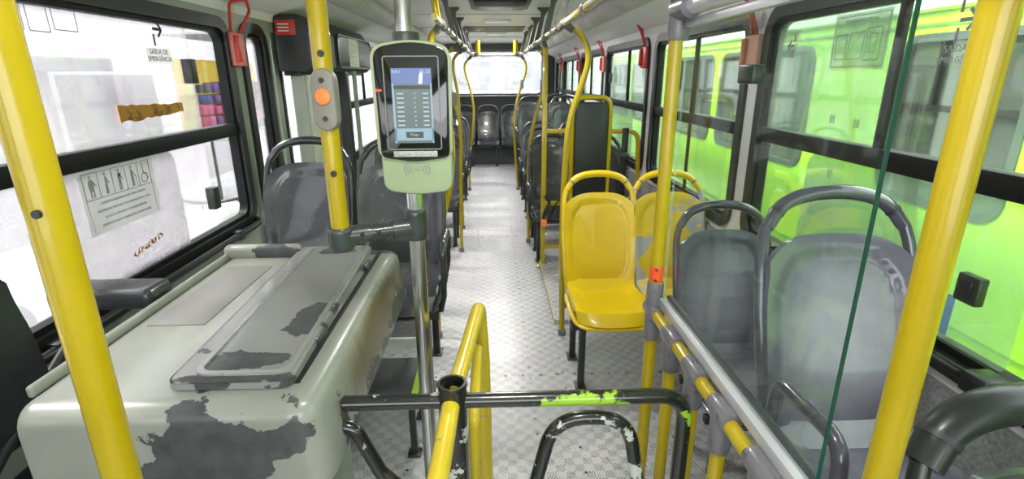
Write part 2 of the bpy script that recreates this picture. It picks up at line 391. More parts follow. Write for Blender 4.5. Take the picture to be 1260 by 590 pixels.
def wall(name, x0, x1, bays, mat, z0, z1, ext, wz=(ZS, ZT), rad=0.11):
    """bays: list of (ylo, yhi, wlo, whi) ; wlo None = solid bay"""
    bm = bmesh.new(); n = 8
    for (ya, yb, wa, wb_) in bays:
        if wa is None: abox(bm, (min(x0, x1), ya, z0), (max(x0, x1), yb, z1)); continue
        cy, cz = (wa + wb_) / 2, (wz[0] + wz[1]) / 2
        inner = [(p.x + cy, p.y + cz) for p in rrect(wb_ - wa, wz[1] - wz[0], rad, n)]
        outer = []
        cor = ((yb, z1), (ya, z1), (ya, z0), (yb, z0))
        idx = 0
        for q in range(4):
            C_ = cor[q]
            for k in range(n + 1):
                p = inner[idx]; t = k / n
                s = inner[q * (n + 1)]; e = inner[q * (n + 1) + n]
                if q % 2 == 0: a = (C_[0], s[1]); b = (e[0], C_[1])
                else: a = (s[0], C_[1]); b = (C_[0], e[1])
                if t <= 0.5: o_ = (a[0] + (C_[0] - a[0]) * t * 2, a[1] + (C_[1] - a[1]) * t * 2)
                else: o_ = (C_[0] + (b[0] - C_[0]) * (t * 2 - 1), C_[1] + (b[1] - C_[1]) * (t * 2 - 1))
                outer.append(o_); idx += 1
        aring(bm, outer, inner, lambda a, b, d: (d, a, b), x0, x1)
    o = finish(bm, name, mat, ang=25); o['kind'] = 'structure'; return o
RW = [(-1.35, 0.02), (0.18, 2.53), (2.69, 4.25), (4.43, 6.07), (6.25, 7.80), (7.97, 9.72), (9.90, 10.85)]
bays = []; edges = [YF] + [(RW[i][1] + RW[i + 1][0]) / 2 for i in range(len(RW) - 1)] + [YB]
for i, (a, b) in enumerate(RW): bays.append((edges[i], edges[i + 1], a, b))
wall('wall_right', XR, XR + 0.07, bays, wallm, 0.0, 2.02, 0.07)
LW = [(-1.35, 0.02), (0.18, 2.99), (3.13, 3.46), (5.25, 6.75), (6.92, 8.45), (8.62, 10.2)]
lb = [(YF, 0.10, -1.35, 0.02), (0.10, 3.06, 0.18, 2.99), (3.06, 3.55, 3.13, 3.46), (5.12, 6.83, 5.25, 6.75), (6.83, 8.53, 6.92, 8.45), (8.53, 10.3, 8.62, 10.2), (10.3, YB, None, None)]
wall('wall_left', XL, XL - 0.07, lb, wallg, 0.0, 2.02, 0.07)
box('trim_1', (XL - 0.07, 3.55, 1.92), (XL, 5.12, 2.02), wallg)['kind'] = 'structure'
# lower speckled lining strips
box('trim_2', (XR - 0.02, 0.0, 0.25), (XR + 0.001, YB, 0.80), lowwall)['kind'] = 'structure'
box('trim_3', (XL - 0.001, 5.2, 0.25), (XL + 0.02, YB, 0.80), lowwall)['kind'] = 'structure'
# front bulkhead with the windscreen opening (behind the camera)
bm = bmesh.new(); aring(bm, [(XL, 0), (XR, 0), (XR, 2.3), (XL, 2.3)], [(XL + .2, .95), (XR - .2, .95), (XR - .2, 1.95), (XL + .2, 1.95)], lambda a, b, d: (a, d, b), YF, YF - 0.06)
finish(bm, 'wall_front', wallg, smooth=False)['kind'] = 'structure'
# rear wall: dark lower panel, header and corners around the rear window
bm = bmesh.new(); n = 8
inn = [(p.x - 0.06, p.y + 1.70) for p in rrect(2.2, 0.88, 0.13, n)]
out = []
C4 = ((XR, 2.34), (XL, 2.34), (XL, 0.0), (XR, 0.0)); idx = 0
for q in range(4):
    for k in range(n + 1):
        s = inn[q * (n + 1)]; e = inn[q * (n + 1) + n]; C_ = C4[q]; t = k / n
        if q % 2 == 0: a = (C_[0], s[1]); b = (e[0], C_[1])
        else: a = (s[0], C_[1]); b = (C_[0], e[1])
        out.append((a[0] + (C_[0] - a[0]) * t * 2, a[1] + (C_[1] - a[1]) * t * 2) if t <= .5 else (C_[0] + (b[0] - C_[0]) * (t * 2 - 1), C_[1] + (b[1] - C_[1]) * (t * 2 - 1)))
aring(bm, out, inn, lambda a, b, d: (a, d, b), YB, YB + 0.08)
finish(bm, 'wall_rear', rearp, ang=25)['kind'] = 'structure'

# ceiling: cross-section swept along the bus
prof = [(XL, 1.98), (XL + 0.02, 2.02), (XL + 0.33, 2.12), (XL + 0.36, 2.135), (XL + 0.52, 2.21), (XL + 0.60, 2.22), (XR - 0.50, 2.22), (XR - 0.42, 2.21), (XR - 0.28, 2.12), (XR - 0.25, 2.10), (XR - 0.02, 2.00), (XR, 1.96)]
bm = bmesh.new()
low = [[bm.verts.new((x, y, z)) for x, z in prof] for y in (YF, YB)]
upv = [[bm.verts.new((x, y, 2.34)) for x in (XL - 0.07, XR + 0.07)] for y in (YF, YB)]
for i in range(len(prof) - 1): bm.faces.new((low[0][i], low[0][i + 1], low[1][i + 1], low[1][i]))
bm.faces.new((low[0][0], low[1][0], upv[1][0], upv[0][0])); bm.faces.new((low[0][-1], upv[0][1], upv[1][1], low[1][-1]))
bm.faces.new((upv[0][0], upv[1][0], upv[1][1], upv[0][1]))
bm.faces.new(low[0] + [upv[0][1], upv[0][0]]); bm.faces.new(low[1][::-1] + [upv[1][0], upv[1][1]])
finish(bm, 'ceiling', ceilm, ang=25)['kind'] = 'structure'
# ceiling panel joints
for i, y in enumerate((1.0, 2.9, 4.15, 5.5, 6.9, 8.6, 9.9)):
    bm = bmesh.new()
    for (a, b) in zip(prof[3:9], prof[4:9]):
        atube(bm, [(a[0], y, a[1]), (b[0], y, b[1])], 0.004, 6)
    finish(bm, 'trim_%d' % (10 + i), seamm)['kind'] = 'structure'
# side air ducts
def ductline(nm, sgn, xc, zc):
    bm = bmesh.new()
    ol = [Vector((math.cos(t) * 0.085, math.sin(t) * 0.055)) for t in [2 * PI * k / 20 for k in range(20)]]
    ys = [YF + 0.01, 1.2, 2.7, 4.0, 5.3, 6.6, 7.9, 9.2, 10.5, YB - 0.05]
    tilt = sgn * 0.7
    for a, b in zip(ys, ys[1:]):
        aprism(bm, ol, lambda u, v, d: (xc + u * math.cos(tilt) + v * math.sin(tilt), d, zc - u * math.sin(tilt) + v * math.cos(tilt)), a + 0.006, b - 0.006, 0.004)
    o = finish(bm, nm, duct); o['kind'] = 'structure'
ductline('trim_20', 1, XR - 0.35, 2.145); ductline('trim_21', -1, XL + 0.44, 2.155)
box('trim_22', (XL + 0.25, 10.3, 2.10), (XR - 0.22, 10.42, 2.225), simple('dark_header', (0.10, 0.10, 0.105), 0.5))['kind'] = 'structure'

# ------------------------------------------------------------------ windows
wn = [0]
FX = lambda a, b, d: (d, a, b)
def yzM(x, y, z, face, rot=0, mirror=False):
    """text frame on a side wall. face=+1: readable from +x side; -1 readable from -x side (inside right wall)"""
    if face > 0: ax = Vector((0, 1, 0)); n = Vector((1, 0, 0))
    else: ax = Vector((0, -1, 0)); n = Vector((-1, 0, 0))
    if mirror: ax = -ax
    up = Vector((0, 0, 1))
    M = Matrix.Identity(4)
    M.col[0][:3] = ax; M.col[1][:3] = up; M.col[2][:3] = n; M.col[3][:3] = (x, y, z)
    return M @ Matrix.Rotation(rot, 4, 'Z')
def side_window(x, sgn, ya, yb, divs, gU, gL, bar=True, lowdiv=None, latch=None, split=None):
    """sgn +1 right wall (outside at +x)"""
    wn[0] += 1
    e = empty('window_%d' % wn[0], (0, 0, 0), kind='structure')
    cy, cz = (ya + yb) / 2, (ZS + ZT) / 2; W, H = yb - ya, ZT - ZS
    o = [(p.x + cy, p.y + cz) for p in rrect(W + 0.03, H + 0.03, 0.125, 8)]
    i = [(p.x + cy, p.y + cz) for p in rrect(W - 0.085, H - 0.085, 0.075, 8)]
    ring('window_seal', o, i, FX, x - sgn * 0.018, x + sgn * 0.05, rubber, e)
    o2 = [(p.x + cy, p.y + cz) for p in rrect(W - 0.08, H - 0.08, 0.075, 8)]
    i2 = [(p.x + cy, p.y + cz) for p in rrect(W - 0.125, H - 0.125, 0.055, 8)]
    ring('window_frame', o2, i2, FX, x + sgn * 0.0, x + sgn * 0.045, bframe, e)
    if bar:
        box('window_bar', (min(x - sgn * .004, x + sgn * .05), ya + 0.045, 1.345), (max(x - sgn * .004, x + sgn * .05), yb - 0.045, 1.41), bframe, e, 0.004)
    for d in divs:
        box('slider_stile', (min(x + sgn * .002, x + sgn * .028), d - 0.013, 1.405), (max(x + sgn * .002, x + sgn * .028), d + 0.013, ZT - 0.06), bframe, e, 0.003)
    a, b = ya + 0.05, yb - 0.05
    if split:
        box('upper_pane', (min(x + sgn * .038, x + sgn * .042), split, 1.40), (max(x + sgn * .038, x + sgn * .042), b, ZT - 0.05), glassC, e)
        box('lower_pane', (min(x + sgn * .038, x + sgn * .042), split, ZS + 0.05), (max(x + sgn * .038, x + sgn * .042), b, 1.35), glassC, e)
        b = split
    box('upper_pane', (min(x + sgn * .030, x + sgn * .034), a, 1.40), (max(x + sgn * .030, x + sgn * .034), b, ZT - 0.05), gU, e)
    box('lower_pane', (min(x + sgn * .036, x + sgn * .040), a, ZS + 0.05), (max(x + sgn * .036, x + sgn * .040), b, 1.35), gL, e)
    if lowdiv:
        for (p, q) in lowdiv:
            ol = [(s.x + (p + q) / 2, s.y + 1.115) for s in rrect(q - p, 0.46, 0.06, 6)]
            prism('sliding_pane', ol, FX, x + sgn * 0.014, x + sgn * 0.018, glassR2 if sgn > 0 else glassLp, e)
    for (ly, lz) in (latch or []):
        box('latch', (min(x - sgn * .012, x + sgn * .02), ly - 0.018, lz - 0.05), (max(x - sgn * .012, x + sgn * .02), ly + 0.018, lz + 0.05), blackpl, e, 0.004)
    return e
R0 = side_window(XR, 1, *RW[0], [], glassR, glassR)
R1 = side_window(XR, 1, *RW[1], [1.72], glassR, glassR, lowdiv=[(1.12, 2.1)], latch=[])
box('sliding_pane', (XR + 0.012, 1.72, 1.415), (XR + 0.016, 2.46, ZT - 0.06), glassR2, R1)
R2 = side_window(XR, 1, *RW[2], [3.44], glassR, glassR)
box('lower_stile', (XR + 0.002, 3.43, ZS + 0.05), (XR + 0.02, 3.45, 1.35), bframe, R2, 0.003)
R3 = side_window(XR, 1, *RW[3], [5.15], glassR2, glassR, lowdiv=[(4.9, 6.0)], latch=[(5.88, 1.62)])
R4 = side_window(XR, 1, *RW[4], [7.1], glassR2, glassR)
R5 = side_window(XR, 1, *RW[5], [8.8], glassR2, glassR)
R6 = side_window(XR, 1, *RW[6], [10.4], glassR2, glassR)
L0 = side_window(XL, -1, *LW[0], [], glassL, glassL)
L1 = side_window(XL, -1, *LW[1], [], glassL, glassL, lowdiv=[(1.66, 2.36)], split=2.66)
box('divider', (XL - 0.03, 1.60, ZS + 0.04), (XL + 0.004, 1.645, 1.36), bframe, L1, 0.004)
L2 = side_window(XL, -1, *LW[2], [], glassL, glassL, bar=False)
box('middle_pane', (XL - 0.040, 3.19, 1.34), (XL - 0.036, 3.40, 1.41), glassL, L2)
for q in LW[3:]: side_window(XL, -1, q[0], q[1], [(q[0] + q[1]) / 2], glassL, glassL)
# rear window pane + letters seen through it
wn[0] += 1
RWN = empty('window_%d' % wn[0], (0, 0, 0), kind='structure')
FY = lambda a, b, d: (a, d, b)
ring('window_seal', [(p.x - .06, p.y + 1.70) for p in rrect(2.22, .90, .14, 8)], [(p.x - .06, p.y + 1.70) for p in rrect(2.14, .82, .11, 8)], FY, YB - 0.015, YB + 0.05, rubber, RWN)
prism('rear_pane', [(p.x - .06, p.y + 1.70) for p in rrect(2.16, .84, .11, 8)], FY, YB + 0.03, YB + 0.035, glassL, RWN)
box('lower_trim', (-1.12, YB - 0.03, 1.235), (1.0, YB - 0.005, 1.262), alu, RWN, 0.005)

# stickers on the windows -------------------------------------------------
def bar2(bm, x, p, q, wd, th=0.0006):
    """thin line in the y-z plane at x from p to q"""
    p, q = Vector(p), Vector(q); d = (q - p).normalized(); n = Vector((-d.y, d.x)) * wd / 2
    vs = [p + n, p - n, q - n, q + n]
    A = [bm.verts.new((x, v.x, v.y)) for v in vs]; B = [bm.verts.new((x + th, v.x, v.y)) for v in vs]
    bm.faces.new(A); bm.faces.new(B[::-1])
    for j in range(4): bm.faces.new((A[j], A[(j + 1) % 4], B[(j + 1) % 4], B[j]))
def arrow(x, y, z, s, dirn, parent, mat):
    bm = bmesh.new()
    bar2(bm, x, (y - dirn * 0.05 * s, z + 0.11 * s), (y - dirn * 0.05 * s, z + 0.035 * s), 0.02 * s)
    bar2(bm, x, (y - dirn * 0.05 * s, z - 0.035 * s), (y - dirn * 0.05 * s, z - 0.11 * s), 0.02 * s)
    bar2(bm, x, (y - dirn * 0.05 * s, z), (y + dirn * 0.04 * s, z), 0.02 * s)
    bar2(bm, x, (y + dirn * 0.0 * s, z + 0.05 * s), (y + dirn * 0.05 * s, z), 0.02 * s)
    bar2(bm, x, (y + dirn * 0.0 * s, z - 0.05 * s), (y + dirn * 0.05 * s, z), 0.02 * s)
    return finish(bm, 'exit_arrow_decal', mat, parent, smooth=False)
GX = XL - 0.027
arrow(GX, 2.435, 1.845, 0.62, 1, L1, ink)
box('sticker', (GX, 2.335, 1.705), (GX + 0.0006, 2.505, 1.768), filmn, L1)
text('sticker_text', 'SAÍDA DE', 0.030, ink, L1, yzM(GX + 0.0012, 2.42, 1.752, 1))
text('sticker_text', 'EMERGÊNCIA', 0.028, ink, L1, yzM(GX + 0.0012, 2.42, 1.724, 1))
bm = bmesh.new()
for (a_, b_, c_, d_) in ((1.66, 1.79, 1.76, 1.88), (1.78, 1.79, 1.86, 1.88), (1.88, 1.80, 1.98, 1.88), (1.69, 1.81, 1.73, 1.86)):
    for p_, q_ in (((a_, b_), (c_, b_)), ((c_, b_), (c_, d_)), ((c_, d_), (a_, d_)), ((a_, d_), (a_, b_))): bar2(bm, GX, p_, q_, 0.003)
finish(bm, 'instruction_drawing', inkg, L1, smooth=False)
# glue residue bar
def blob(name, x, pts, parent, mat, th=0.001):
    bm = bmesh.new(); A = [bm.verts.new((x, a, b)) for a, b in pts]; B = [bm.verts.new((x + th, a, b)) for a, b in pts]; n = len(pts)
    bm.faces.new(A); bm.faces.new(B[::-1])
    for j in range(n): bm.faces.new((A[j], A[(j + 1) % n], B[(j + 1) % n], B[j]))
    return finish(bm, name, mat, parent, smooth=False)
rr = random.Random(3)
top_ = [(2.09 + 0.43 * t + rr.uniform(-.004, .004), 1.548 + rr.uniform(-.004, .004) - 0.012 * t) for t in [k / 16 for k in range(17)]]
bot_ = [(2.09 + 0.43 * t, 1.482 + 0.016 * t + rr.uniform(-.006, .006)) for t in [k / 16 for k in range(17)]][::-1]
blob('glue_residue', GX, top_ + bot_, L1, glue)
for yy, zz in ((2.60, 1.675), (2.605, 1.07)):
    box('latch', (XL - 0.03, yy - 0.028, zz - 0.055), (XL + 0.012, yy + 0.028, zz + 0.055), blackpl, L1, 0.005)
# priority-seat sheet on the lower pane
GL_ = XL - 0.0125
box('sheet', (GL_, 1.70, 1.10), (GL_ + 0.0005, 2.10, 1.325), filmn, L1)
bm = bmesh.new()
for k in range(6): bar2(bm, GL_ + 0.001, (1.715 + k * 0.072, 1.318), (1.715 + k * 0.072, 1.225), 0.003)
bar2(bm, GL_ + 0.001, (1.713, 1.318), (2.077, 1.318), 0.003); bar2(bm, GL_ + 0.001, (1.713, 1.225), (2.077, 1.225), 0.003)
bar2(bm, GL_ + 0.001, (1.713, 1.225), (1.72, 1.11), 0.0015); bar2(bm, GL_ + 0.001, (2.077, 1.225), (2.08, 1.11), 0.0015)
finish(bm, 'sheet_rules', inkg, L1, smooth=False)
bm = bmesh.new()
def disc2(bm, x, y, z, r, ry=None, n=14):
    vs = [bm.verts.new((x, y + math.cos(2 * PI * k / n) * r, z + math.sin(2 * PI * k / n) * (ry or r))) for k in range(n)]; bm.faces.new(vs)
for k in range(4):
    cy = 1.751 + k * 0.072; X_ = GL_ + 0.0012
    disc2(bm, X_, cy, 1.305, 0.0055)
    wd = (0.028, 0.014, 0.018, 0.016)[k]
    disc2(bm, X_, cy + (0.002 if k == 1 else 0), 1.276, wd / 2, 0.022)
    bar2(bm, X_, (cy - wd / 4, 1.265), (cy - wd / 4, 1.232), 0.006); bar2(bm, X_, (cy + wd / 4, 1.265), (cy + wd / 4, 1.232), 0.006)
    bar2(bm, X_, (cy + wd / 3, 1.29), (cy + wd / 2 + 0.010, 1.268), 0.004)
    if k == 3: bar2(bm, X_, (cy + 0.020, 1.272), (cy + 0.022, 1.232), 0.002)
    if k == 2: disc2(bm, X_, cy + 0.006, 1.288, 0.008)
cy = 1.751 + 4 * 0.072
disc2(bm, X_, cy - 0.006, 1.308, 0.0055); bar2(bm, X_, (cy - 0.006, 1.30), (cy - 0.002, 1.27), 0.005); bar2(bm, X_, (cy - 0.002, 1.27), (cy + 0.012, 1.27), 0.005); bar2(bm, X_, (cy + 0.012, 1.27), (cy + 0.020, 1.245), 0.005)
for k in range(16):
    a, b = 2 * PI * k / 16, 2 * PI * (k + 1) / 16
    bar2(bm, X_, (cy - 0.002 + 0.018 * math.cos(a), 1.253 + 0.018 * math.sin(a)), (cy - 0.002 + 0.018 * math.cos(b), 1.253 + 0.018 * math.sin(b)), 0.003)
finish(bm, 'pictograms', inkg, L1, smooth=False)
for k, t_ in enumerate(('ASSENTOS PREFERENCIAIS PARA OBESOS', 'GESTANTES, PESSOAS COM CRIANÇAS DE COLO', 'IDOSOS E PESSOAS COM DEFICIÊNCIA', 'AUSENTES ESSAS CONDIÇÕES, O USO É LIVRE')):
    text('sheet_text', t_, 0.0135, inkg, L1, yzM(GL_ + 0.0012, 1.90, 1.205 - k * 0.026, 1))
for o_ in L1.children:
    if o_.name.split('.')[0] in ('sheet', 'sheet_rules', 'pictograms', 'sheet_text'): o_.location = (0, 0.095, 0.012)
rr = random.Random(9)
bm = bmesh.new()
for k in range(9):
    y0 = 1.98 + k * 0.022; z0 = 0.985 + k * 0.0035
    for q in range(3):
        bar2(bm, GL_ + 0.001, (y0 + rr.uniform(-.008, .008), z0 + rr.uniform(-.012, .012)), (y0 + rr.uniform(0, .016), z0 + rr.uniform(-.012, .014)), 0.006)
finish(bm, 'torn_letter_residue', glue, L1, smooth=False)
# right front window stickers
GR_ = XR + 0.010
box('sticker', (GR_, 2.30, 1.60), (GR_ + 0.0006, 2.39, 1.83), filmn2, R1)
arrow(GR_ - 0.001, 2.345, 1.765, 0.45, 1, R1, inkg)
box('instruction_sheet', (GR_, 1.765, 1.665), (GR_ + 0.0006, 2.06, 1.855), filmn2, R1)
bm = bmesh.new(); X_ = GR_ - 0.0012
for (a, b, c, d) in ((1.775, 1.675, 2.05, 1.845), (1.80, 1.695, 1.87, 1.80), (1.885, 1.70, 1.96, 1.79), (1.975, 1.70, 2.035, 1.785), (1.82, 1.72, 1.85, 1.78)):
    for p, q in (((a, b), (c, b)), ((c, b), (c, d)), ((c, d), (a, d)), ((a, d), (a, b))): bar2(bm, X_, p, q, 0.0025)
finish(bm, 'instruction_drawing', inkg, R1, smooth=False)
text('sheet_text', 'SAÍDA DE EMERGÊNCIA', 0.016, inkg, R1, yzM(X_, 1.915, 1.828, -1))
for (yy, zz) in ((1.97, 1.47), (1.83, 1.465), (1.93, 1.27)):
    bm = bmesh.new()
    for k in range(3): bar2(bm, X_, (yy + k * 0.011, zz), (yy + k * 0.011, zz + 0.03), 0.005)
    finish(bm, 'maker_mark', inkg, R1, smooth=False)
arrow(GR_ - 0.001, 1.475, 1.79, 0.55, -1, R1, inkg)
text('sticker_text', 'SAÍDA DE', 0.028, inkg, R1, yzM(X_, 1.475, 1.715, -1)); text('sticker_text', 'EMERGÊNCIA', 0.026, inkg, R1, yzM(X_, 1.475, 1.685, -1))
# latch on the lower front pane
lt = box('latch', (XR - 0.016, 1.215, 1.055), (XR + 0.012, 1.285, 1.135), simple('green_black_latch', (0.03, 0.04, 0.02), 0.35), R1, 0.006)
box('latch_pull', (XR - 0.022, 1.232, 1.070), (XR - 0.014, 1.268, 1.120), blackpl, lt, 0.003)
box('blue_reflection', (XR + 0.012, 1.30, 0.93), (XR + 0.0135, 1.37, 1.05), simple('blue_reflection_tint', (0.20, 0.42, 0.60), 0.4), R1)  # blue reflection on the pane, painted as a thin coloured patch

# ------------------------------------------------------------------ left door (folding door behind the seats)
D = empty('door_1', (0, 0, 0), kind='structure')
for k, (a, b) in enumerate(((3.62, 4.32), (4.36, 5.05))):
    bm = bmesh.new()
    cy, cz = (a + b) / 2, 0.97
    aring(bm, [(p.x + cy, p.y + cz) for p in rrect(b - a, 1.9, 0.02, 6)], [(p.x + cy, p.y + 1.22) for p in rrect(b - a - 0.16, 1.15, 0.07, 6)], FX, XL - 0.06, XL - 0.02)
    lf = finish(bm, 'door_leaf', wallg, D)
    box('door_pane', (XL - 0.045, a + 0.05, 0.64), (XL - 0.04, b - 0.05, 1.83), glassL, lf)
    ring('pane_seal', [(p.x + cy, p.y + 1.22) for p in rrect(b - a - 0.15, 1.16, 0.07, 6)], [(p.x + cy, p.y + 1.22) for p in rrect(b - a - 0.22, 1.09, 0.05, 6)], FX, XL - 0.065, XL - 0.012, rubber, lf)
pil = tag(box('door_pillar', (XL + 0.06, 3.66, 0.0), (XL + 0.16, 3.78, 1.66), simple('pale_green_pillar', (0.42, 0.45, 0.38), 0.4), None, 0.01), 'pale green upright pillar under the charcoal door mechanism box', 'pillar')
box('edge_strip', (XL + 0.16, 3.655, 0.0), (XL + 0.185, 3.785, 1.66), simple('light_green_edge', (0.50, 0.55, 0.44), 0.4), pil, 0.004)
pil2 = tag(box('door_shaft', (XL + 0.10, 4.55, 0.05), (XL + 0.19, 4.64, 1.70), dmetal, None, 0.02), 'dark door shaft behind the orange stop-button pole', 'door shaft')
tube('shaft_rod', [(XL + 0.24, 4.62, 0.05), (XL + 0.24, 4.62, 1.69)], 0.018, wallg, pil2)
# mechanism cover
MB_ = empty('door_mechanism_box', (XL, 3.62, 1.67), 'charcoal door mechanism box with red sticker above the left door', 'door mechanism')
def ch(o): # parent keeping world coordinates (all my meshes are in world space)
    p = o.parent; o.matrix_parent_inverse = Matrix.Translation(p.location).inverted(); return o
bm = bmesh.new()
ol = [Vector(p) for p in ((XL + 0.01, 1.68), (XL + 0.18, 1.68), (XL + 0.22, 1.71), (XL + 0.22, 1.93), (XL + 0.16, 2.03), (XL + 0.01, 2.03))]
ol2 = [Vector((p.x, p.y)) for p in fillet([Vector((a.x, a.y, 0)) for a in ol], 0.02, 4, True)]
aprism(bm, [(p.x, p.y) for p in ol2], lambda a, b, d: (a, d, b), 3.62, 4.20, 0.01)
ch(finish(bm, 'rear_cover', doorbox, MB_))
bm = bmesh.new(); aprism(bm, [(p.x * 1.0 + 0.0, p.y) for p in ol2], lambda a, b, d: (a, d, b), 4.22, 5.35, 0.02)
ch(finish(bm, 'front_cover', doorbox, MB_))
cv = ring('cover_lid_edge', [(p.x + 4.80, p.y + 1.835) for p in rrect(1.12, 0.25, 0.07, 6)], [(p.x + 4.80, p.y + 1.835) for p in rrect(1.09, 0.225, 0.06, 6)], FX, XL + 0.215, XL + 0.234, rubber, MB_); ch(cv)
cv = prism('cover_lid', [(p.x + 4.80, p.y + 1.835) for p in rrect(1.08, 0.215, 0.06, 6)], FX, XL + 0.20, XL + 0.232, simple('grey_lid_plastic', (0.075, 0.078, 0.08), 0.35), MB_, 0.006); ch(cv)
rs = ch(box('red_sticker', (XL + 0.020, 3.6175, 1.905), (XL + 0.145, 3.622, 1.995), redm, MB_, 0.002))
for k in range(3):
    q = box('sticker_print', (XL + 0.035, 3.6165, 1.925 + k * 0.020), (XL + 0.105, 3.6175, 1.933 + k * 0.020), papern, rs)
ps = ch(box('paper_notice', (XL + 0.232, 4.56, 1.725), (XL + 0.234, 4.86, 1.945), papern, MB_))
for k in range(9):
    q = box('notice_print', (XL + 0.234, 4.60, 1.745 + k * 0.02), (XL + 0.2345, 4.82 - 0.03 * (k % 3), 1.749 + k * 0.02), inkg, ps)
ch(box('base_rail', (XL + 0.03, 3.64, 1.655), (XL + 0.14, 5.3, 1.68), dmetal, MB_, 0.004))

# ------------------------------------------------------------------ ceiling fittings
def ceil_thing(name, lab, cat, x0, x1, y0, y1, drop, mat, grp=None):
    o = box(name, (x0, y0, 2.22 - drop), (x1, y1, 2.225), mat, None, 0.01); return tag(o, lab, cat, grp)
v1 = ceil_thing('roof_fan_unit', 'dark grey roof fan housing at the top edge of the photo', 'fan', -0.17, 0.30, 3.95, 4.68, 0.05, simple('fan_housing', (0.10, 0.10, 0.105), 0.45))
box('fan_grille', (-0.13, 4.10, 2.155), (0.26, 4.6, 2.172), blackpl, v1, 0.006)
h1 = tag(ring('roof_hatch', [(-0.36, 6.4), (0.44, 6.4), (0.44, 7.45), (-0.36, 7.45)], [(-0.32, 6.46), (0.40, 6.46), (0.40, 7.39), (-0.32, 7.39)], lambda a, b, d: (a, b, d), 2.225, 2.195, ceilm), 'white framed roof hatch with dark opening in the ceiling', 'roof hatch')
box('hatch_lid', (-0.33, 6.44, 2.205), (0.41, 7.41, 2.218), simple('hatch_dark', (0.012, 0.012, 0.013), 0.5), h1)
def lamp(y, lab, watt):
    o = empty('ceiling_lamp', (0.06, y, 2.22), lab, 'ceiling lamp', 'lens lamps along the ceiling')
    box('lamp_base', (-0.15, -0.07, -0.02), (0.15, 0.07, 0.004), alu, o, 0.01)
    box('lamp_lens', (-0.13, -0.05, -0.032), (0.13, 0.05, -0.014), lens_m, o, 0.012)
    ld = bpy.data.lights.new('lamp_light', 'AREA'); ld.shape = 'RECTANGLE'; ld.size = 0.26; ld.size_y = 0.1; ld.energy = watt; ld.color = (1, 0.99, 0.96)
    lo = bpy.data.objects.new('lamp_light', ld); COL.objects.link(lo); lo.parent = o; lo.location = (0, 0, -0.04)
lamp(6.0, 'small lens lamp just in front of the dark roof hatch', 22)
lamp(7.75, 'small lens lamp just behind the dark roof hatch', 22)
lamp(2.9, 'added fill lamp in the ceiling ahead of the camera, out of view', 12)  # fill lamp added to brighten the interior, out of frame
lamp(0.6, 'added fill lamp in the ceiling above the camera, out of view', 8)  # second added fill light, overhead and unseen

# ------------------------------------------------------------------ outside: ground, green bus, buildings
tag(box('ground', (-40, -30, -1.0), (40, 60, -0.95), asphalt), kind='structure')
GB = empty('parked_bus', (2.55, -3, -0.95), 'lime green bus parked alongside the right windows', 'bus')
gw = [(-2.6, -0.2), (0.2, 2.15), (2.45, 3.35), (4.25, 6.0), (6.2, 7.9), (8.1, 9.8), (10.0, 11.4)]
bm = bmesh.new()
XB = 2.55
gb_bays = []
ed = [-3.0] + [(gw[i][1] + gw[i + 1][0]) / 2 for i in range(len(gw) - 1)] + [11.9]
for i, (a, b) in enumerate(gw):
    ya, yb, wa, wb2 = ed[i], ed[i + 1], a, b; n = 8; z0, z1 = 0.55, 2.0; wz = (0.90, 1.86)
    cy, cz = (wa + wb2) / 2, (wz[0] + wz[1]) / 2
    inner = [(p.x + cy, p.y + cz) for p in rrect(wb2 - wa, wz[1] - wz[0], 0.13, n)]; outer = []; idx = 0
    cor = ((yb, z1), (ya, z1), (ya, z0), (yb, z0))
    for q in range(4):
        C_ = cor[q]
        for k in range(n + 1):
            s = inner[q * (n + 1)]; e_ = inner[q * (n + 1) + n]; t = k / n
            if q % 2 == 0: a2 = (C_[0], s[1]); b2 = (e_[0], C_[1])
            else: a2 = (s[0], C_[1]); b2 = (C_[0], e_[1])
            outer.append((a2[0] + (C_[0] - a2[0]) * t * 2, a2[1] + (C_[1] - a2[1]) * t * 2) if t <= .5 else (C_[0] + (b2[0] - C_[0]) * (t * 2 - 1), C_[1] + (b2[1] - C_[1]) * (t * 2 - 1)))
    aring(bm, outer, inner, FX, XB, XB + 0.05)
abox(bm, (XB, -3.0, -0.6), (XB + 0.05, 11.9, 0.55))
abox(bm, (XB + 2.3, -3.0, -0.6), (XB + 2.35, 11.9, 2.0))
abox(bm, (XB, 11.9, -0.6), (XB + 2.35, 11.95, 2.0)); abox(bm, (XB, -3.05, -0.6), (XB + 2.35, -3.0, 2.0))
ch(finish(bm, 'body', lime, GB, ang=25))
bm = bmesh.new()
pr = [(XB, 2.0), (XB + 0.02, 2.14), (XB + 0.10, 2.30), (XB + 0.3, 2.42), (XB + 2.05, 2.42), (XB + 2.35, 2.0)]
aprism(bm, pr, lambda a, b, d: (a, d, b), -3.05, 11.95)
ch(finish(bm, 'roof', limew, GB, ang=25))  # roof coloured white to stand in for the sky's reflection
ch(box('roof_gutter', (XB - 0.02, -3.0, 1.985), (XB + 0.02, 11.9, 2.01), simple('lime_gutter', (0.2, 0.5, 0.03), 0.4), GB, 0.004))
ch(box('roof_stripe', (XB - 0.006, -3.0, 1.905), (XB + 0.002, 11.9, 1.925), simple('dark_green_stripe', (0.12, 0.30, 0.04), 0.4), GB))  # darker green stripe along the body below the gutter
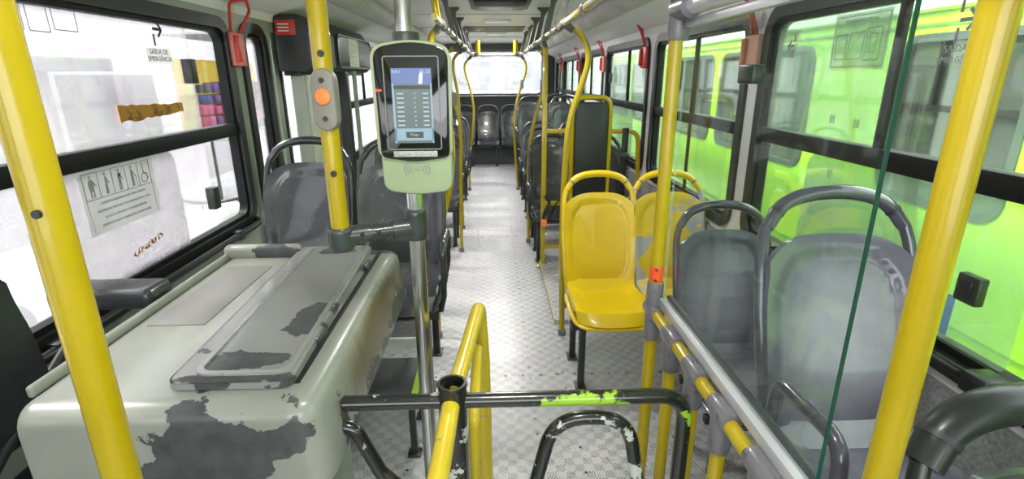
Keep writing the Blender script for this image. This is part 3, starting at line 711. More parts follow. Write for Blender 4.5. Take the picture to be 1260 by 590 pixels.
for i, (a, b) in enumerate(gw):
    cy, cz = (a + b) / 2, 1.38
    f_ = ch(ring('bus_window_seal', [(p.x + cy, p.y + cz) for p in rrect(b - a + .02, .98, .14, 8)], [(p.x + cy, p.y + cz) for p in rrect(b - a - .07, .89, .10, 8)], FX, XB - 0.012, XB + 0.05, simple('grey_green_seal', (0.06, 0.09, 0.07), 0.4) if i == 0 else MATS['grey_green_seal'], GB))
    g_ = prism('bus_window_glass', [(p.x + cy, p.y + cz) for p in rrect(b - a - .06, .90, .10, 8)], FX, XB + 0.025, XB + 0.03, glass_mat('bus_tinted_glass', (0.62, 0.70, 0.66), 0.12, (0.5, 0.58, 0.52), refl=0.5, nscale=1.5) if i == 0 else MATS['bus_tinted_glass'], f_)
    g_ = box('bus_window_bar', (XB - 0.002, a + 0.03, 1.44), (XB + 0.04, b - 0.03, 1.475), bframe, f_)
    for dd in (0.33, 0.66):
        g_ = box('bus_window_stile', (XB, a + (b - a) * dd - .012, 1.46), (XB + 0.04, a + (b - a) * dd + .012, 1.83), bframe, f_)
ch(box('bus_floor', (XB + .05, -3, 0.0), (XB + 2.3, 11.9, 0.05), dmetal, GB))
for i in range(9):
    y = -1.6 + i * 1.35
    bm = bmesh.new(); abox(bm, (XB + 0.25, y, 0.5), (XB + 1.0, y + 0.12, 1.15), 0.05)
    ch(finish(bm, 'row_seat', simple('bus_seat_grey', (0.14, 0.16, 0.16), 0.5) if i == 0 else MATS['bus_seat_grey'], GB))
for i, (yy, zz) in enumerate(((4.0, 0.62), (2.1, 0.60))):
    ch(box('body_latch', (XB - 0.012, yy - 0.02, zz - .05), (XB + 0.003, yy + 0.02, zz + .05), simple('latch_green', (0.05, 0.14, 0.03), 0.4) if i == 0 else MATS['latch_green'], GB, 0.003))
ch(box('body_crease', (XB - 0.008, -3, 0.28), (XB + 0.002, 11.9, 0.30), MATS['lime_gutter'], GB))
for yy in (0.0, 8.5):
    for xx in (XB + 0.02, XB + 2.05):
        bm = bmesh.new()
        aprism(bm, [(yy + math.cos(2 * PI * k / 32) * .48, -0.47 + math.sin(2 * PI * k / 32) * .48) for k in range(32)], FX, xx, xx + .28, 0.03)
        ch(finish(bm, 'wheel', rubber, GB))

# left street
SH = empty('shop_building', (-7.5, 6, -0.95), 'pale shop building across the street left of the bus', 'building')
bm = bmesh.new(); abox(bm, (-8.2, -8, -0.95), (-7.6, 22, 6.5)); ch(finish(bm, 'facade', pale, SH))
ch(box('awning', (-7.7, -2, 1.75), (-6.4, 9.5, 1.95), paler, SH, 0.02))
for i, (a, b) in enumerate(((-1.5, 1.2), (1.8, 4.6), (5.2, 8.6), (9.6, 12.4))):
    ch(box('shop_opening', (-7.62, a, -0.9), (-7.55, b, 1.7), paler, SH))
    ch(box('shop_doorframe', (-7.60, a - 0.12, -0.9), (-7.50, a, 1.75), pale, SH))
for i, (a, b) in enumerate(((0, 1.4), (3, 4.4), (6, 7.4), (9, 10.4), (12, 13.4))):
    ch(box('upper_window', (-7.62, a, 3.0), (-7.55, b, 4.4), paler, SH))
# goods stall
ST = empty('street_stall', (-4.9, 11.0, -0.95), 'street stall with a yellow cloth and colourful goods seen through the left window', 'stall')
ch(box('stall_table', (-5.3, 9.55, 0.55), (-4.7, 12.6, 0.62), pale, ST, 0.01))
ch(box('stall_cloth', (-5.45, 9.5, 0.62), (-5.40, 12.6, 1.95), simple('yellow_cloth', (0.40, 0.30, 0.02), 0.8), ST, 0.01))
ch(box('stall_canopy', (-5.9, 9.8, 2.35), (-4.5, 12.8, 2.40), pale, ST, 0.01))
for k, (xx, yy) in enumerate(((-5.25, 10.0), (-4.75, 10.0), (-5.25, 12.55), (-4.75, 12.55))):
    ch(box('stall_leg', (xx - .02, yy - .02, -0.95), (xx + .02, yy + .02, 0.55), dmetal, ST))
goodc = [simple('goods_%s' % n_, c_, 0.6) for n_, c_ in (('red', (0.22, 0.012, 0.015)), ('blue', (0.015, 0.02, 0.10)), ('pink', (0.28, 0.04, 0.10)), ('orange', (0.32, 0.09, 0.01)), ('black', (0.01, 0.01, 0.012)), ('violet', (0.06, 0.02, 0.10)))]
rr = random.Random(5)
gi = 0
for lay in range(5):
    for k in range(11):
        y = 9.62 + k * 0.26 + rr.uniform(-.03, .03); zb = 0.62 + lay * 0.19
        bm = bmesh.new(); h = rr.uniform(.13, .185)
        abox(bm, (-5.22 + rr.uniform(0, .06), y, zb), (-4.98, y + 0.17, zb + h), 0.03)
        gc_ = rr.randrange(6); o = finish(bm, 'goods_packet', goodc[gc_])
        tag(o, ('red', 'blue', 'pink', 'orange', 'black', 'violet')[gc_] + ' packet on the street stall outside, ' + ('bottom', 'second', 'third', 'fourth', 'top')[lay] + ' layer', 'packet', 'coloured packets on the street stall'); gi += 1
# motorcycle in front of the stall
MC = empty('motorcycle', (-3.3, 6.3, -0.95), 'white and black motorcycle parked outside the left window', 'motorcycle')
def wheel(y):
    c = Vector((-3.3, y, -0.63)); bm = bmesh.new()
    atube(bm, [c + Vector((0, math.cos(a) * .28, math.sin(a) * .28)) for a in [2 * PI * k / 28 for k in range(28)]], 0.05, 10, closed=True)
    o = ch(finish(bm, 'wheel', rubber, MC))
    bm = bmesh.new()
    for k in range(6): a = PI * k / 6; atube(bm, [c - Vector((0, math.cos(a) * .26, math.sin(a) * .26)), c + Vector((0, math.cos(a) * .26, math.sin(a) * .26))], 0.012, 6)
    q = finish(bm, 'spokes', alu, o)
wheel(5.65); wheel(6.95)
bm = bmesh.new(); atube(bm, catmull([(-3.3, 5.7, -0.05), (-3.3, 6.0, 0.08), (-3.3, 6.35, 0.05), (-3.3, 6.6, -0.05)]), 0.16, 14, radii=None); ch(finish(bm, 'tank', limew, MC))
ch(tube('saddle', catmull([(-3.3, 6.35, 0.03), (-3.3, 6.7, 0.0), (-3.3, 7.15, 0.08)]), 0.11, blackpl, MC))
ch(tube('fork', [(-3.3, 5.65, -0.63), (-3.3, 5.9, 0.25)], 0.03, chrome, MC))
ch(tube('handlebar', catmull([(-3.65, 6.05, 0.30), (-3.45, 5.92, 0.28), (-3.15, 5.92, 0.28), (-2.95, 6.05, 0.30)]), 0.018, dmetal, MC))
ch(box('engine', (-3.42, 6.0, -0.75), (-3.18, 6.6, -0.15), dmetal, MC, 0.06))
ch(tube('exhaust', catmull([(-3.18, 6.1, -0.5), (-3.14, 6.4, -0.72), (-3.14, 7.2, -0.62)]), 0.04, chrome, MC))
# car seen through the left windows
def car(name, lab, x, y, mat, L=4.1):
    c = empty(name, (x, y, -0.95), lab, 'car')
    bm = bmesh.new()
    pts = [(-L / 2, .25), (-L / 2, .75), (-L / 2 + .15, .85), (-L * .26, .92), (-L * .12, 1.42), (L * .22, 1.45), (L * .38, .95), (L / 2 - .05, .9), (L / 2, .7), (L / 2, .25)]
    aprism(bm, [(p.x, p.y) for p in fillet([Vector((a, b, 0)) for a, b in pts], .1, 4, True)], lambda a, b, d: (d, a, b), -0.8, 0.8, 0.05)
    finish(bm, 'car_body', mat, c)
    prism('car_glass', [(-L * .2, .95), (-L * .105, 1.36), (L * .2, 1.38), (L * .32, .97)], lambda a, b, d: (d, a, b), -0.81, 0.81, dglass, c)
    for yy in (-L * .31, L * .31):
        bm = bmesh.new(); aprism(bm, [(yy + math.cos(2 * PI * k / 24) * .31, .31 + math.sin(2 * PI * k / 24) * .31) for k in range(24)], lambda a, b, d: (d, a, b), -0.83, 0.83, 0.03)
        finish(bm, 'wheel_pair', rubber, c)
car('parked_car', 'white car parked across the street left of the bus', -5.3, 3.2, limew)
# bus behind the rear window
RB = empty('following_bus', (0.1, 15.2, -0.95), 'pale bus standing behind the rear window', 'bus')
bm = bmesh.new(); abox(bm, (-1.3, 15.2, -0.6), (1.5, 20, 1.25), 0.08); abox(bm, (-1.3, 15.25, 2.0), (1.5, 20, 2.45), 0.08)
for xx in (-1.3, 1.42): abox(bm, (xx, 15.25, 1.2), (xx + .08, 20, 2.05))
ch(finish(bm, 'bus_body', pale, RB))
ch(box('bus_windscreen', (-1.22, 15.27, 1.2), (1.42, 15.31, 2.02), simple('pale_windscreen', (0.10, 0.12, 0.135), 0.2), RB))
ch(box('destination_sign', (-0.8, 15.17, 2.1), (1.0, 15.21, 2.35), paler, RB, 0.01))
ch(box('bus_plate', (-0.15, 15.17, 1.02), (0.25, 15.2, 1.12), dmetal, RB, 0.01))
for xx in (-0.7, 0.7):
    q = tube('wiper', [(xx, 15.24, 1.22), (xx + .4, 15.24, 1.75)], 0.012, dmetal, RB); ch(q)
whitel = simple('white_vinyl', (0.9, 0.9, 0.9), 0.5)
for xx, s_ in ((-0.62, 'Ibel'), (0.50, 'Ibel')):
    M_ = Matrix.Identity(4); M_.col[0][:3] = (1, 0, 0); M_.col[1][:3] = (0.0, 0, 1); M_.col[2][:3] = (0, -1, 0); M_.col[3][:3] = (xx, YB + 0.02, 1.50)
    text('window_lettering', s_, 0.13, whitel, RWN, M_)
# facade far behind
FB = tag(box('far_facade', (-12, 30, -0.95), (14, 31, 5), pale), 'pale building far behind the bus', 'building')

# ------------------------------------------------------------------ seats
def ss(a, b, x):
    t = max(0, min(1, (x - a) / (b - a))); return t * t * (3 - 2 * t)
def make_seat(name, shell, rim, grip, frame, side=-1, arm=0, height=0.44, hscale=1.0, worn_back=None, tall=0.0, gs=1.0, joint=None):
    joint = joint or dmetal
    """local frame: x across, +y to the back of the seat, z up from floor. faces -y. side: x sign of the leg side"""
    e = empty(name)
    H = 0.570 + tall
    def yb(z): t = (z - height) / H; return 0.0 + 0.13 * t + 0.03 * t * t
    def back(u, v):
        U = u * 2 - 1
        hw = 0.197 + 0.017 * math.sin(min(1, v * 1.1) * PI * 0.72) - 0.006 * ss(0.80, 1, v)
        z = height - 0.03 + v * H - 0.062 * abs(U) ** 3.4 * ss(0.5, 1, v)
        n = (abs(U) ** 5 + abs(v * 2 - 1.02) ** 5) ** 0.2
        rec = 0.009 * (1 - ss(0.80, 0.85, n))
        y = yb(z) + 0.028 * (1 - U * U) - 0.004 + rec - 0.012 * math.exp(-((v - 0.25) / 0.2) ** 2) * (1 - U * U)
        return (U * hw, y, z)
    bm = bmesh.new(); asurf(bm, back, 30, 30, -0.022); finish(bm, 'backrest', shell if worn_back is None else worn_back, e)
    # rim that runs round the back and lifts off it as the hand hold
    zt = height + H + 0.082
    def rp(x, z): return (x, yb(z) + 0.006, z)
    left = [rp(-0.194, height - 0.01), rp(-0.207, height + 0.15), rp(-0.213, height + 0.32), rp(-0.208, zt - 0.16), rp(-0.192, zt - 0.085)]
    top = [rp(-0.190, zt - 0.09), rp(-0.150, zt - 0.038), rp(-0.09, zt - 0.010), rp(0, zt), rp(0.09, zt - 0.010), rp(0.150, zt - 0.038), rp(0.190, zt - 0.09)]
    for s in (1, -1):
        pts = catmull([(p[0] * s, p[1], p[2]) for p in left], 6)
        bm = bmesh.new(); atube(bm, pts, 0.0150, 14, rb=0.0165, up=(1, 0, 0)); finish(bm, 'side_rim', rim, e)
    bm = bmesh.new(); pts = catmull(top, 6); n = len(pts)
    atube(bm, pts, 0.023 * gs, 14, rb=0.0205 * gs, up=(0, 1, 0), radii=[0.85 + 0.15 * math.sin(PI * i / (n - 1)) for i in range(n)])
    finish(bm, 'hand_grip', grip, e)
    gr = [o for o in e.children if o.name.startswith('hand_grip')][0]
    for i0 in (int(n * .13), int(n * .85)):
        bm = bmesh.new(); atube(bm, pts[i0:i0 + 2], 0.0238 * gs * .93, 14, rb=0.0213 * gs * .93, up=(0, 1, 0)); finish(bm, 'grip_joint', joint, gr)
    # cushion pan
    def pan(u, v):
        U = u * 2 - 1
        hw = 0.20 + 0.015 * v - 0.03 * ss(0.85, 1.0, v) * 1.0
        y = 0.02 - v * 0.475 + 0.05 * abs(U) ** 3 * ss(0.6, 1, v)
        n = (abs(U) ** 5 + abs(v * 2 - 1) ** 5) ** 0.2
        z = height - 0.012 + 0.03 * v - 0.055 * ss(0.90, 1.0, v) ** 2 + 0.010 * abs(U) ** 3 - 0.014 * (1 - U * U) * math.sin(PI * v) - 0.006 * (1 - ss(0.78, 0.85, n))
        z += 0.05 * ss(0.86, 1.0, 1 - v) ** 2
        return (U * hw, y, z)
    bm = bmesh.new(); asurf(bm, pan, 26, 26, 0.024); finish(bm, 'seat', shell, e)
    bm = bmesh.new(); pts = catmull([(-0.2, -0.02, height - 0.035), (-0.212, -0.25, height - 0.02), (-0.19, -0.42, height - 0.03), (-0.10, -0.455, height - 0.04), (0.10, -0.455, height - 0.04), (0.19, -0.42, height - 0.03), (0.212, -0.25, height - 0.02), (0.2, -0.02, height - 0.035)], 5)
    atube(bm, pts, 0.010, 10, rb=0.016, up=(0, 0, 1)); finish(bm, 'seat_edge', rim if rim is not shell else rim, e)
    # frame and legs
    bm = bmesh.new()
    for y in (-0.36, -0.08): abox(bm, (-0.22, y - 0.016, height - 0.085), (0.22, y + 0.016, height - 0.052), 0.004)
    abox(bm, (side * 0.16 - 0.014, -0.40, height - 0.10), (side * 0.16 + 0.014, 0.02, height - 0.075), 0.004)
    finish(bm, 'seat_frame', frame, e)
    for y in (-0.36, -0.04):
        bm = bmesh.new()
        abox(bm, (side * 0.16 - 0.017, y - 0.02, 0.0), (side * 0.16 + 0.017, y + 0.02, height - 0.09), 0.004)
        abox(bm, (side * 0.16 - 0.03, y - 0.045, 0.0), (side * 0.16 + 0.03, y + 0.045, 0.008), 0.002)
        finish(bm, 'leg', frame, e)
    if arm:
        x = arm * 0.245
        pts = fillet([(x - arm * 0.03, -0.10, height - 0.06), (x, -0.09, height + 0.10), (x, -0.09, height + 0.25), (x, -0.33, height + 0.255), (x, -0.35, height + 0.02), (x - arm * 0.02, -0.33, height - 0.06)], 0.06, 6)
        bm = bmesh.new(); atube(bm, pts, 0.012, 12, up=(1, 0, 0)); finish(bm, 'armrest_frame', frame, e)
        bm = bmesh.new(); atube(bm, fillet([(x, -0.088, height + 0.16), (x, -0.09, height + 0.25), (x, -0.33, height + 0.257), (x, -0.342, height + 0.12)], 0.06, 6), 0.017, 14, up=(1, 0, 0), rb=0.018); finish(bm, 'armrest_pad', rim, e)
    return e
def place(o, x, y, z, label, group=None, rz=0.0):
    o.location = (x, y, z); o.rotation_euler = (0, 0, rz); return tag(o, label, 'seat', group)
place(make_seat('bus_seat', yseat, yseat, yseat, dmetal, -1, joint=greyb), 0.62, 2.85, 0, 'bright yellow seat beside the aisle', rz=0.0)
place(make_seat('bus_seat', yseat_worn, yseat_worn, MATS['yellow_seat_plastic'], dmetal, 1, joint=greyb), 1.03, 2.85, 0, 'peeling yellow seat by the window')
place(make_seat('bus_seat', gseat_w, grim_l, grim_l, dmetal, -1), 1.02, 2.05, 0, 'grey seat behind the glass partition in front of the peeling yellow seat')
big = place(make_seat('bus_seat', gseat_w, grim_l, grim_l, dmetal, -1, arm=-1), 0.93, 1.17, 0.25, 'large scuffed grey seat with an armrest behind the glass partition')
place(make_seat('bus_seat', gseat, simple('near_black_green_plastic', (0.012, 0.016, 0.013), 0.35, 0, 0.2, 8, coat=0.1), MATS['near_black_green_plastic'], dmetal, -1, gs=1.55), 0.88, 0.51, 0.04, 'nearest seat, only its dark handle showing at bottom right')
place(make_seat('bus_seat', gseat, grim, grim, dmetal, 1), -0.935, 2.50, 0.25, 'dark grey seat behind the orange stop-button pole')
place(make_seat('bus_seat', gseat, grim, grim, dmetal, 1, arm=1), -0.475, 2.50, 0.25, 'dark grey seat partly hidden behind the ticket validator')
proA = make_seat('bus_seat', gseat, grim, grim, dmetal, -1, arm=-1)
proW = make_seat('bus_seat', gseat, grim, grim, dmetal, 1)
place(proA, 0.56, 4.92, 0, 'dark grey aisle seat directly behind the yellow wheelchair barrier')
place(proW, 1.025, 4.92, 0, 'dark grey window seat directly behind the tall black backrest pad')
g = None
def more(p, x, y, z, label, group=None, rz=0):
    c = copy_tree(p); return place(c, x, y, z, label, group, rz)
more(proA, 0.56, 5.68, 0, 'dark grey aisle seat second behind the wheelchair barrier')
more(proW, 1.025, 5.68, 0, 'dark grey window seat second behind the wheelchair barrier')
more(proA, 0.56, 6.44, 0, 'dark grey aisle seat third behind the wheelchair barrier')
more(proW, 1.025, 6.44, 0, 'dark grey window seat third behind the wheelchair barrier')
rA = make_seat('bus_seat', gseat, grim, grim, dmetal, -1, arm=-1, height=0.71); rW = make_seat('bus_seat', gseat, grim, grim, dmetal, 1, height=0.71)
place(rA, 0.56, 7.45, 0, 'raised aisle seat on the rear platform to the right of the aisle')
place(rW, 1.02, 7.45, 0, 'raised window seat on the right rear platform')
more(rA, 0.56, 8.3, 0, 'second raised aisle seat on the right rear platform')
more(rW, 1.02, 8.3, 0, 'second raised window seat on the right rear platform')
lA = make_seat('bus_seat', gseat, grim, grim, dmetal, 1, arm=1)
place(lA, -0.56, 5.4, 0, 'dark grey aisle seat just right of the ticket validator, left of the aisle')
more(proW, -1.02, 5.4, 0, 'dark grey window seat left of the aisle behind the door')
more(lA, -0.56, 6.2, 0, 'second aisle seat left of the aisle behind the door')
more(proW, -1.02, 6.2, 0, 'second window seat left of the aisle behind the door')
more(lA, -0.56, 7.45, 0, 'third aisle seat left of the aisle behind the door')
more(proW, -1.02, 7.45, 0, 'third window seat left of the aisle behind the door')
for x, l in ((-1.02, 'rear bench row seat in the left corner'), (-0.56, 'rear row seat second from the left'), (-0.10, 'middle seat of the rear row facing down the aisle'), (0.36, 'rear row seat second from the right, beside the middle one'), (0.82, 'rear row seat in the right corner')):
    more(proW, x, 10.28, 0.0, l)
# platforms and wheel arches
box('trim_30', (0.66, -0.3, 0), (XR, 1.55, 0.25), lowwall, None, 0.02)['kind'] = 'structure'
box('trim_31', (0.62, 7.50, 0), (XR, 9.2, 0.24), lowwall, None, 0.02)['kind'] = 'structure'
box('trim_32', (XL, 7.55, 0), (-0.62, 9.0, 0.24), lowwall, None, 0.02)['kind'] = 'structure'
box('trim_33', (XL, 10.1, 0), (XR, 10.25, 0.36), rearp, None, 0.01)['kind'] = 'structure'
box('trim_34', (0.41, 3.25, 0), (XR, 4.45, 0.035), floorm)['kind'] = 'structure'
box('trim_35', (0.400, 3.25, 0), (0.41, 4.45, 0.04), simple('beige_edge', (0.55, 0.50, 0.38), 0.5))['kind'] = 'structure'
# left raised platform for the pair of seats
box('trim_36', (XL, 2.30, 0), (-0.72, 3.0, 0.25), lowwall, None, 0.02)['kind'] = 'structure'
box('trim_37', (-0.72, 2.98, 0), (-0.41, 3.0, 0.30), lowwall)['kind'] = 'structure'
box('trim_38', (-0.72, 2.955, 0), (-0.415, 2.982, 0.07), papern)['kind'] = 'structure'

# step in front of the left pair
S = empty('foot_step', (-0.6, 2.1, 0), 'ribbed dark foot step with a lime edge in front of the left seats', 'step')
ch(box('step_plate', (-0.98, 1.98, 0.30), (-0.375, 2.28, 0.33), stepm, S, 0.005))
ch(box('lime_edge', (-0.375, 1.98, 0.298), (-0.35, 2.28, 0.333), limes, S, 0.003))
for xx, yy in ((-0.38, 1.99), (-0.38, 2.26), (-0.95, 1.99), (-0.95, 2.26)):
    bm = bmesh.new(); abox(bm, (xx - .014, yy - .014, 0), (xx + .014, yy + .014, 0.30), 0.003); abox(bm, (xx - .03, yy - .03, 0), (xx + .03, yy + .03, 0.012), 0.004)
    ch(finish(bm, 'leg', dmetal, S))
ch(box('cross_bar', (-0.95, 2.255, 0.10), (-0.38, 2.275, 0.125), dmetal, S, 0.003))

# ------------------------------------------------------------------ poles
def collar(name, c, r, h, mat, parent, axis='Z', seg=18):
    bm = bmesh.new(); c = Vector(c); ax = {'X': Vector((1, 0, 0)), 'Y': Vector((0, 1, 0)), 'Z': Vector((0, 0, 1))}[axis]
    atube(bm, [c - ax * h / 2, c - ax * h * .42, c - ax * h * .3, c + ax * h * .3, c + ax * h * .42, c + ax * h / 2], r, seg, radii=[.9, 1, 1, 1, 1, .9])
    return finish(bm, name, mat, parent)
def screws(name, pts, r, mat, parent, ax=(0, -1, 0)):
    bm = bmesh.new()
    for p in pts: atube(bm, [Vector(p), Vector(p) + Vector(ax) * 0.004], r, 10)
    return finish(bm, name, mat, parent)
def pole(name, label, x, y, r, z0, z1, mat=yellow, n=16):
    e = empty(name, (x, y, z0), label, 'pole')
    ch(tube('tube', [(x, y, z0), (x, y, z1)], r, mat, e, 24)); return e
lp = pole('stanchion_pole', 'thick yellow pole in the near left foreground', -0.515, 0.60, 0.0215, 0.0, 2.215)
ch(screws('bolt_holes', [(-0.508, 0.579, 1.505)], 0.005, blackpl, lp)); ch(collar('ceiling_flange', (-0.515, 0.6, 2.205), 0.04, 0.03, fitting, lp)); ch(collar('floor_flange', (-0.515, 0.6, 0.012), 0.04, 0.024, fitting, lp))
rp_ = pole('stanchion_pole', 'thick yellow pole in the near right foreground', 0.556, 0.60, 0.0205, 0.0, 2.215)
ch(collar('ceiling_flange', (0.556, 0.6, 2.205), 0.04, 0.03, fitting, rp_)); ch(collar('floor_flange', (0.556, 0.6, 0.012), 0.04, 0.024, fitting, rp_))
mp_ = pole('stanchion_pole', 'yellow pole with an orange stop button beside the validator', -0.397, 1.30, 0.0225, 1.24, 2.215)
ch(collar('ceiling_flange', (-0.397, 1.3, 2.205), 0.045, 0.03, fitting, mp_))
bx = (-0.3925, 1.268, 1.597)
bm = bmesh.new()
aprism(bm, [(p.x + bx[0], p.y + bx[2]) for p in rrect(0.056, 0.142, 0.0279, 8)], FY, 1.303, 1.262, 0.008); ch(finish(bm, 'button_housing', greyb, mp_))
bm = bmesh.new(); aprism(bm, [(bx[0] + math.cos(2 * PI * k / 24) * .018, bx[2] + .008 + math.sin(2 * PI * k / 24) * .019) for k in range(24)], FY, 1.27, 1.256, 0.003); ch(finish(bm, 'stop_button', orange, mp_))
ch(screws('housing_screws', [(bx[0], 1.2625, bx[2] + .045), (bx[0], 1.2625, bx[2] - .042), ], 0.006, blackpl, mp_))
ch(screws('bolt_holes', [(-0.392, 1.279, 1.700), (-0.392, 1.279, 1.422), ], 0.008, blackpl, mp_))
cp = pole('validator_pole', 'polished steel pole carrying the ticket validator', -0.212, 1.36, 0.021, 0.0, 2.215, chrome)
ch(collar('floor_flange', (-0.212, 1.36, 0.012), 0.04, 0.024, chrome, cp))
# clamp between the two poles
ch(collar('clamp_sleeve', (-0.212, 1.36, 1.270), 0.030, 0.085, clampm, cp)); ch(collar('clamp_sleeve', (-0.397, 1.30, 1.250), 0.033, 0.06, clampm, cp))
pA, pB = Vector((-0.397, 1.30, 1.255)), Vector((-0.212, 1.36, 1.262))
bm = bmesh.new(); atube(bm, [pA, pB], 0.019, 14); 
atube(bm, [pA, pA.lerp(pB, .38)], 0.025, 14); atube(bm, [pA.lerp(pB, .68), pB], 0.026, 14)
for k in range(6): q = pA.lerp(pB, .42 + k * .045); atube(bm, [q, q + (pB - pA) * .02], 0.0225, 14)
ch(finish(bm, 'clamp_arm', clampm, cp))
for q in [(-0.34, 1.291, 1.262), (-0.30, 1.303, 1.262), (-0.215, 1.331, 1.29), (-0.215, 1.331, 1.25)]: ch(screws('clamp_bolt', [q], 0.005, blackpl, cp))

# ticket validator
V = empty('ticket_validator', (-0.19, 1.285, 1.36), 'green edged ticket validator with a lit touch screen', 'ticket machine')
vc = (-0.186, 1.545); fv = 1.262
def vout(w1, w0, h, rt, rb_, cx=vc[0], cz=vc[1], n=8):
    """tapering outline: top width w1, bottom width w0"""
    P_ = [Vector((w1 / 2, h / 2, 0)), Vector((-w1 / 2, h / 2, 0)), Vector((-w0 / 2, -h / 2, 0)), Vector((w0 / 2, -h / 2, 0))]
    out = []
    P_.insert(1, Vector((0, h / 2 + 0.016, 0)))
    P_.insert(4, Vector((0, -h / 2 - 0.012, 0)))
    f = []
    for i, p in enumerate(P_):
        r_ = {0: rt, 2: rt, 1: 0.3, 4: 0.2, 3: rb_, 5: rb_}[i]
        a = (P_[i - 1] - p); b = (P_[(i + 1) % 6] - p); la, lb_ = a.length, b.length; a.normalize(); b.normalize(); an = a.angle(b)
        tt = min(r_ / math.tan(an / 2), la * .49, lb_ * .49); s, e_ = p + a * tt, p + b * tt
        for k in range(n + 1):
            t = k / n; q = (1 - t) ** 2 * s + 2 * (1 - t) * t * p + t * t * e_; f.append((q.x + cx, q.y + cz))
    return f
vb = prism('validator_body', vout(0.178, 0.168, 0.332, 0.035, 0.03), FY, fv, fv + 0.075, whitepl, V, 0.012); ch(vb)
ch(ring('olive_edge', vout(0.184, 0.177, 0.246, 0.038, 0.02, cz=vc[1] + .047), vout(0.168, 0.160, 0.230, 0.034, 0.015, cz=vc[1] + .045), FY, fv + 0.01, fv - 0.006, olive, V))
bz = ch(prism('black_bezel', vout(0.171, 0.164, 0.248, 0.034, 0.02, cz=vc[1] + .042), FY, fv + 0.004, fv - 0.008, gloss, V, 0.004))
ch(ring('screen_border', [(p.x + vc[0], p.y + vc[1] + .043) for p in rrect(0.128, 0.212, 0.006, 3)], [(p.x + vc[0], p.y + vc[1] + .043) for p in rrect(0.122, 0.206, 0.004, 3)], FY, fv - 0.007, fv - 0.0095, simple('grey_border', (0.12, 0.13, 0.12), 0.3), V))
sx0, sx1, sz0, sz1 = vc[0] - .046, vc[0] + .046, vc[1] - .047, vc[1] + .122
scn = ch(box('screen', (sx0, fv - 0.0092, sz0), (sx1, fv - 0.0078, sz1), scr_bg, V))
def sb(nm, a, b, c, d, mat, k=1): return box(nm, (a, fv - 0.0092 - 0.0004 * k, b), (c, fv - 0.0092, d), mat, scn)
sb('screen_header', sx0, sz1 - .034, sx1, sz1, scr_blue)
sb('screen_table_head', sx0 + .004, sz1 - .046, sx1 - .004, sz1 - .038, ink)
sb('screen_frame', sx0, sz0, sx0 + .005, sz1 - .034, scr_light); sb('screen_frame', sx1 - .004, sz0, sx1, sz1 - .034, scr_light)
sb('screen_footer', sx0, sz0 + .006, sx1, sz0 + .034, scr_light); sb('screen_button', vc[0] - .019, sz0 + .012, vc[0] + .021, sz0 + .026, ink, 2)
def tM(x, z, k=3): 
    M = Matrix.Identity(4); M.col[0][:3] = (1, 0, 0); M.col[1][:3] = (0, 0, 1); M.col[2][:3] = (0, -1, 0); M.col[3][:3] = (x, fv - 0.0092 - 0.0004 * k, z); return M
text('screen_text', 'Pular', 0.010, scr_txt, scn, tM(vc[0] + .001, sz0 + .0195))
text('screen_text', '0401', 0.011, scr_txt, scn, tM(sx0 + .013, sz1 - .008)); text('screen_text', '05:25', 0.011, scr_txt, scn, tM(sx1 - .014, sz1 - .008))
bm = bmesh.new()
for k in range(8):
    z = sz1 - .056 - k * .0102
    for a, b in ((sx0 + .010, sx0 + .026), (vc[0] + .004, vc[0] + .007), (sx1 - .022, sx1 - .009)):
        abox(bm, (a, fv - 0.0102, z - .0014), (b, fv - 0.0095, z + .0014))
finish(bm, 'screen_rows', scr_txt, scn, smooth=False)
prism('screen_person', [(sx1 - .030, sz1 - .034), (sx1 - .022, sz1 - .034), (sx1 - .020, sz1 - .012), (sx1 - .025, sz1 - .008), (sx1 - .028, sz1 - .018)], FY, fv - .0092, fv - .0102, scr_white, scn)
ch(box('label_strip', (vc[0] - .052, fv - 0.009, vc[1] - .080), (vc[0] + .052, fv - 0.003, vc[1] - .066), simple('speckled_label', (0.36, 0.38, 0.33), 0.4, 0, 0.6, 300), V, 0.001))
bm = bmesh.new()
for s in (1, -1):
    for r_ in (0.012, 0.020, 0.028):
        pts = [(vc[0] + s * (0.003 + r_ * math.cos(a)), fv - 0.0008, vc[1] - .112 + r_ * .75 * math.sin(a)) for a in [(-0.75 + 1.5 * k / 8) for k in range(9)]]
        atube(bm, pts, 0.0011, 6)
atube(bm, [(vc[0] - .006, fv - .0008, vc[1] - .112), (vc[0] + .006, fv - .0008, vc[1] - .112)], 0.001, 6)
ch(finish(bm, 'contactless_symbol', inkg, V))
ch(box('red_light', (vc[0] - .084, fv - 0.009, vc[1] + .071), (vc[0] - .070, fv - 0.006, vc[1] + .076), emis('red_led', (0.9, 0.05, 0.02), 1.2), V, 0.001))
ch(collar('top_collar', (-0.205, 1.335, 1.735), 0.032, 0.03, clampm, V)); ch(box('rear_bracket', (-0.235, 1.325, 1.42), (-0.185, 1.345, 1.70), clampm, V, 0.004))

# ------------------------------------------------------------------ fare desk
DK = empty('fare_desk', (-0.68, 1.42, 0.0), 'fare collector desk of pale green metal with peeling paint', 'desk')
dm = deskmat('peeling_pale_paint', [(-0.61, 0.93, 0.87, .23, .15, .20), (-0.45, 0.94, 0.91, .085, .1, .075), (-0.365, 1.07, .88, .07, .05, .13), (-0.36, 1.18, .80, .05, .07, .07), (-0.36, 1.45, .80, .05, .28, .075), (-0.36, 1.8, .83, .05, .25, .06), (-0.56, 1.94, 1.0, .3, .06, .05)], 0.35, (0.27, 0.285, 0.245), True)
def desk(u, v): pass
bm = bmesh.new()
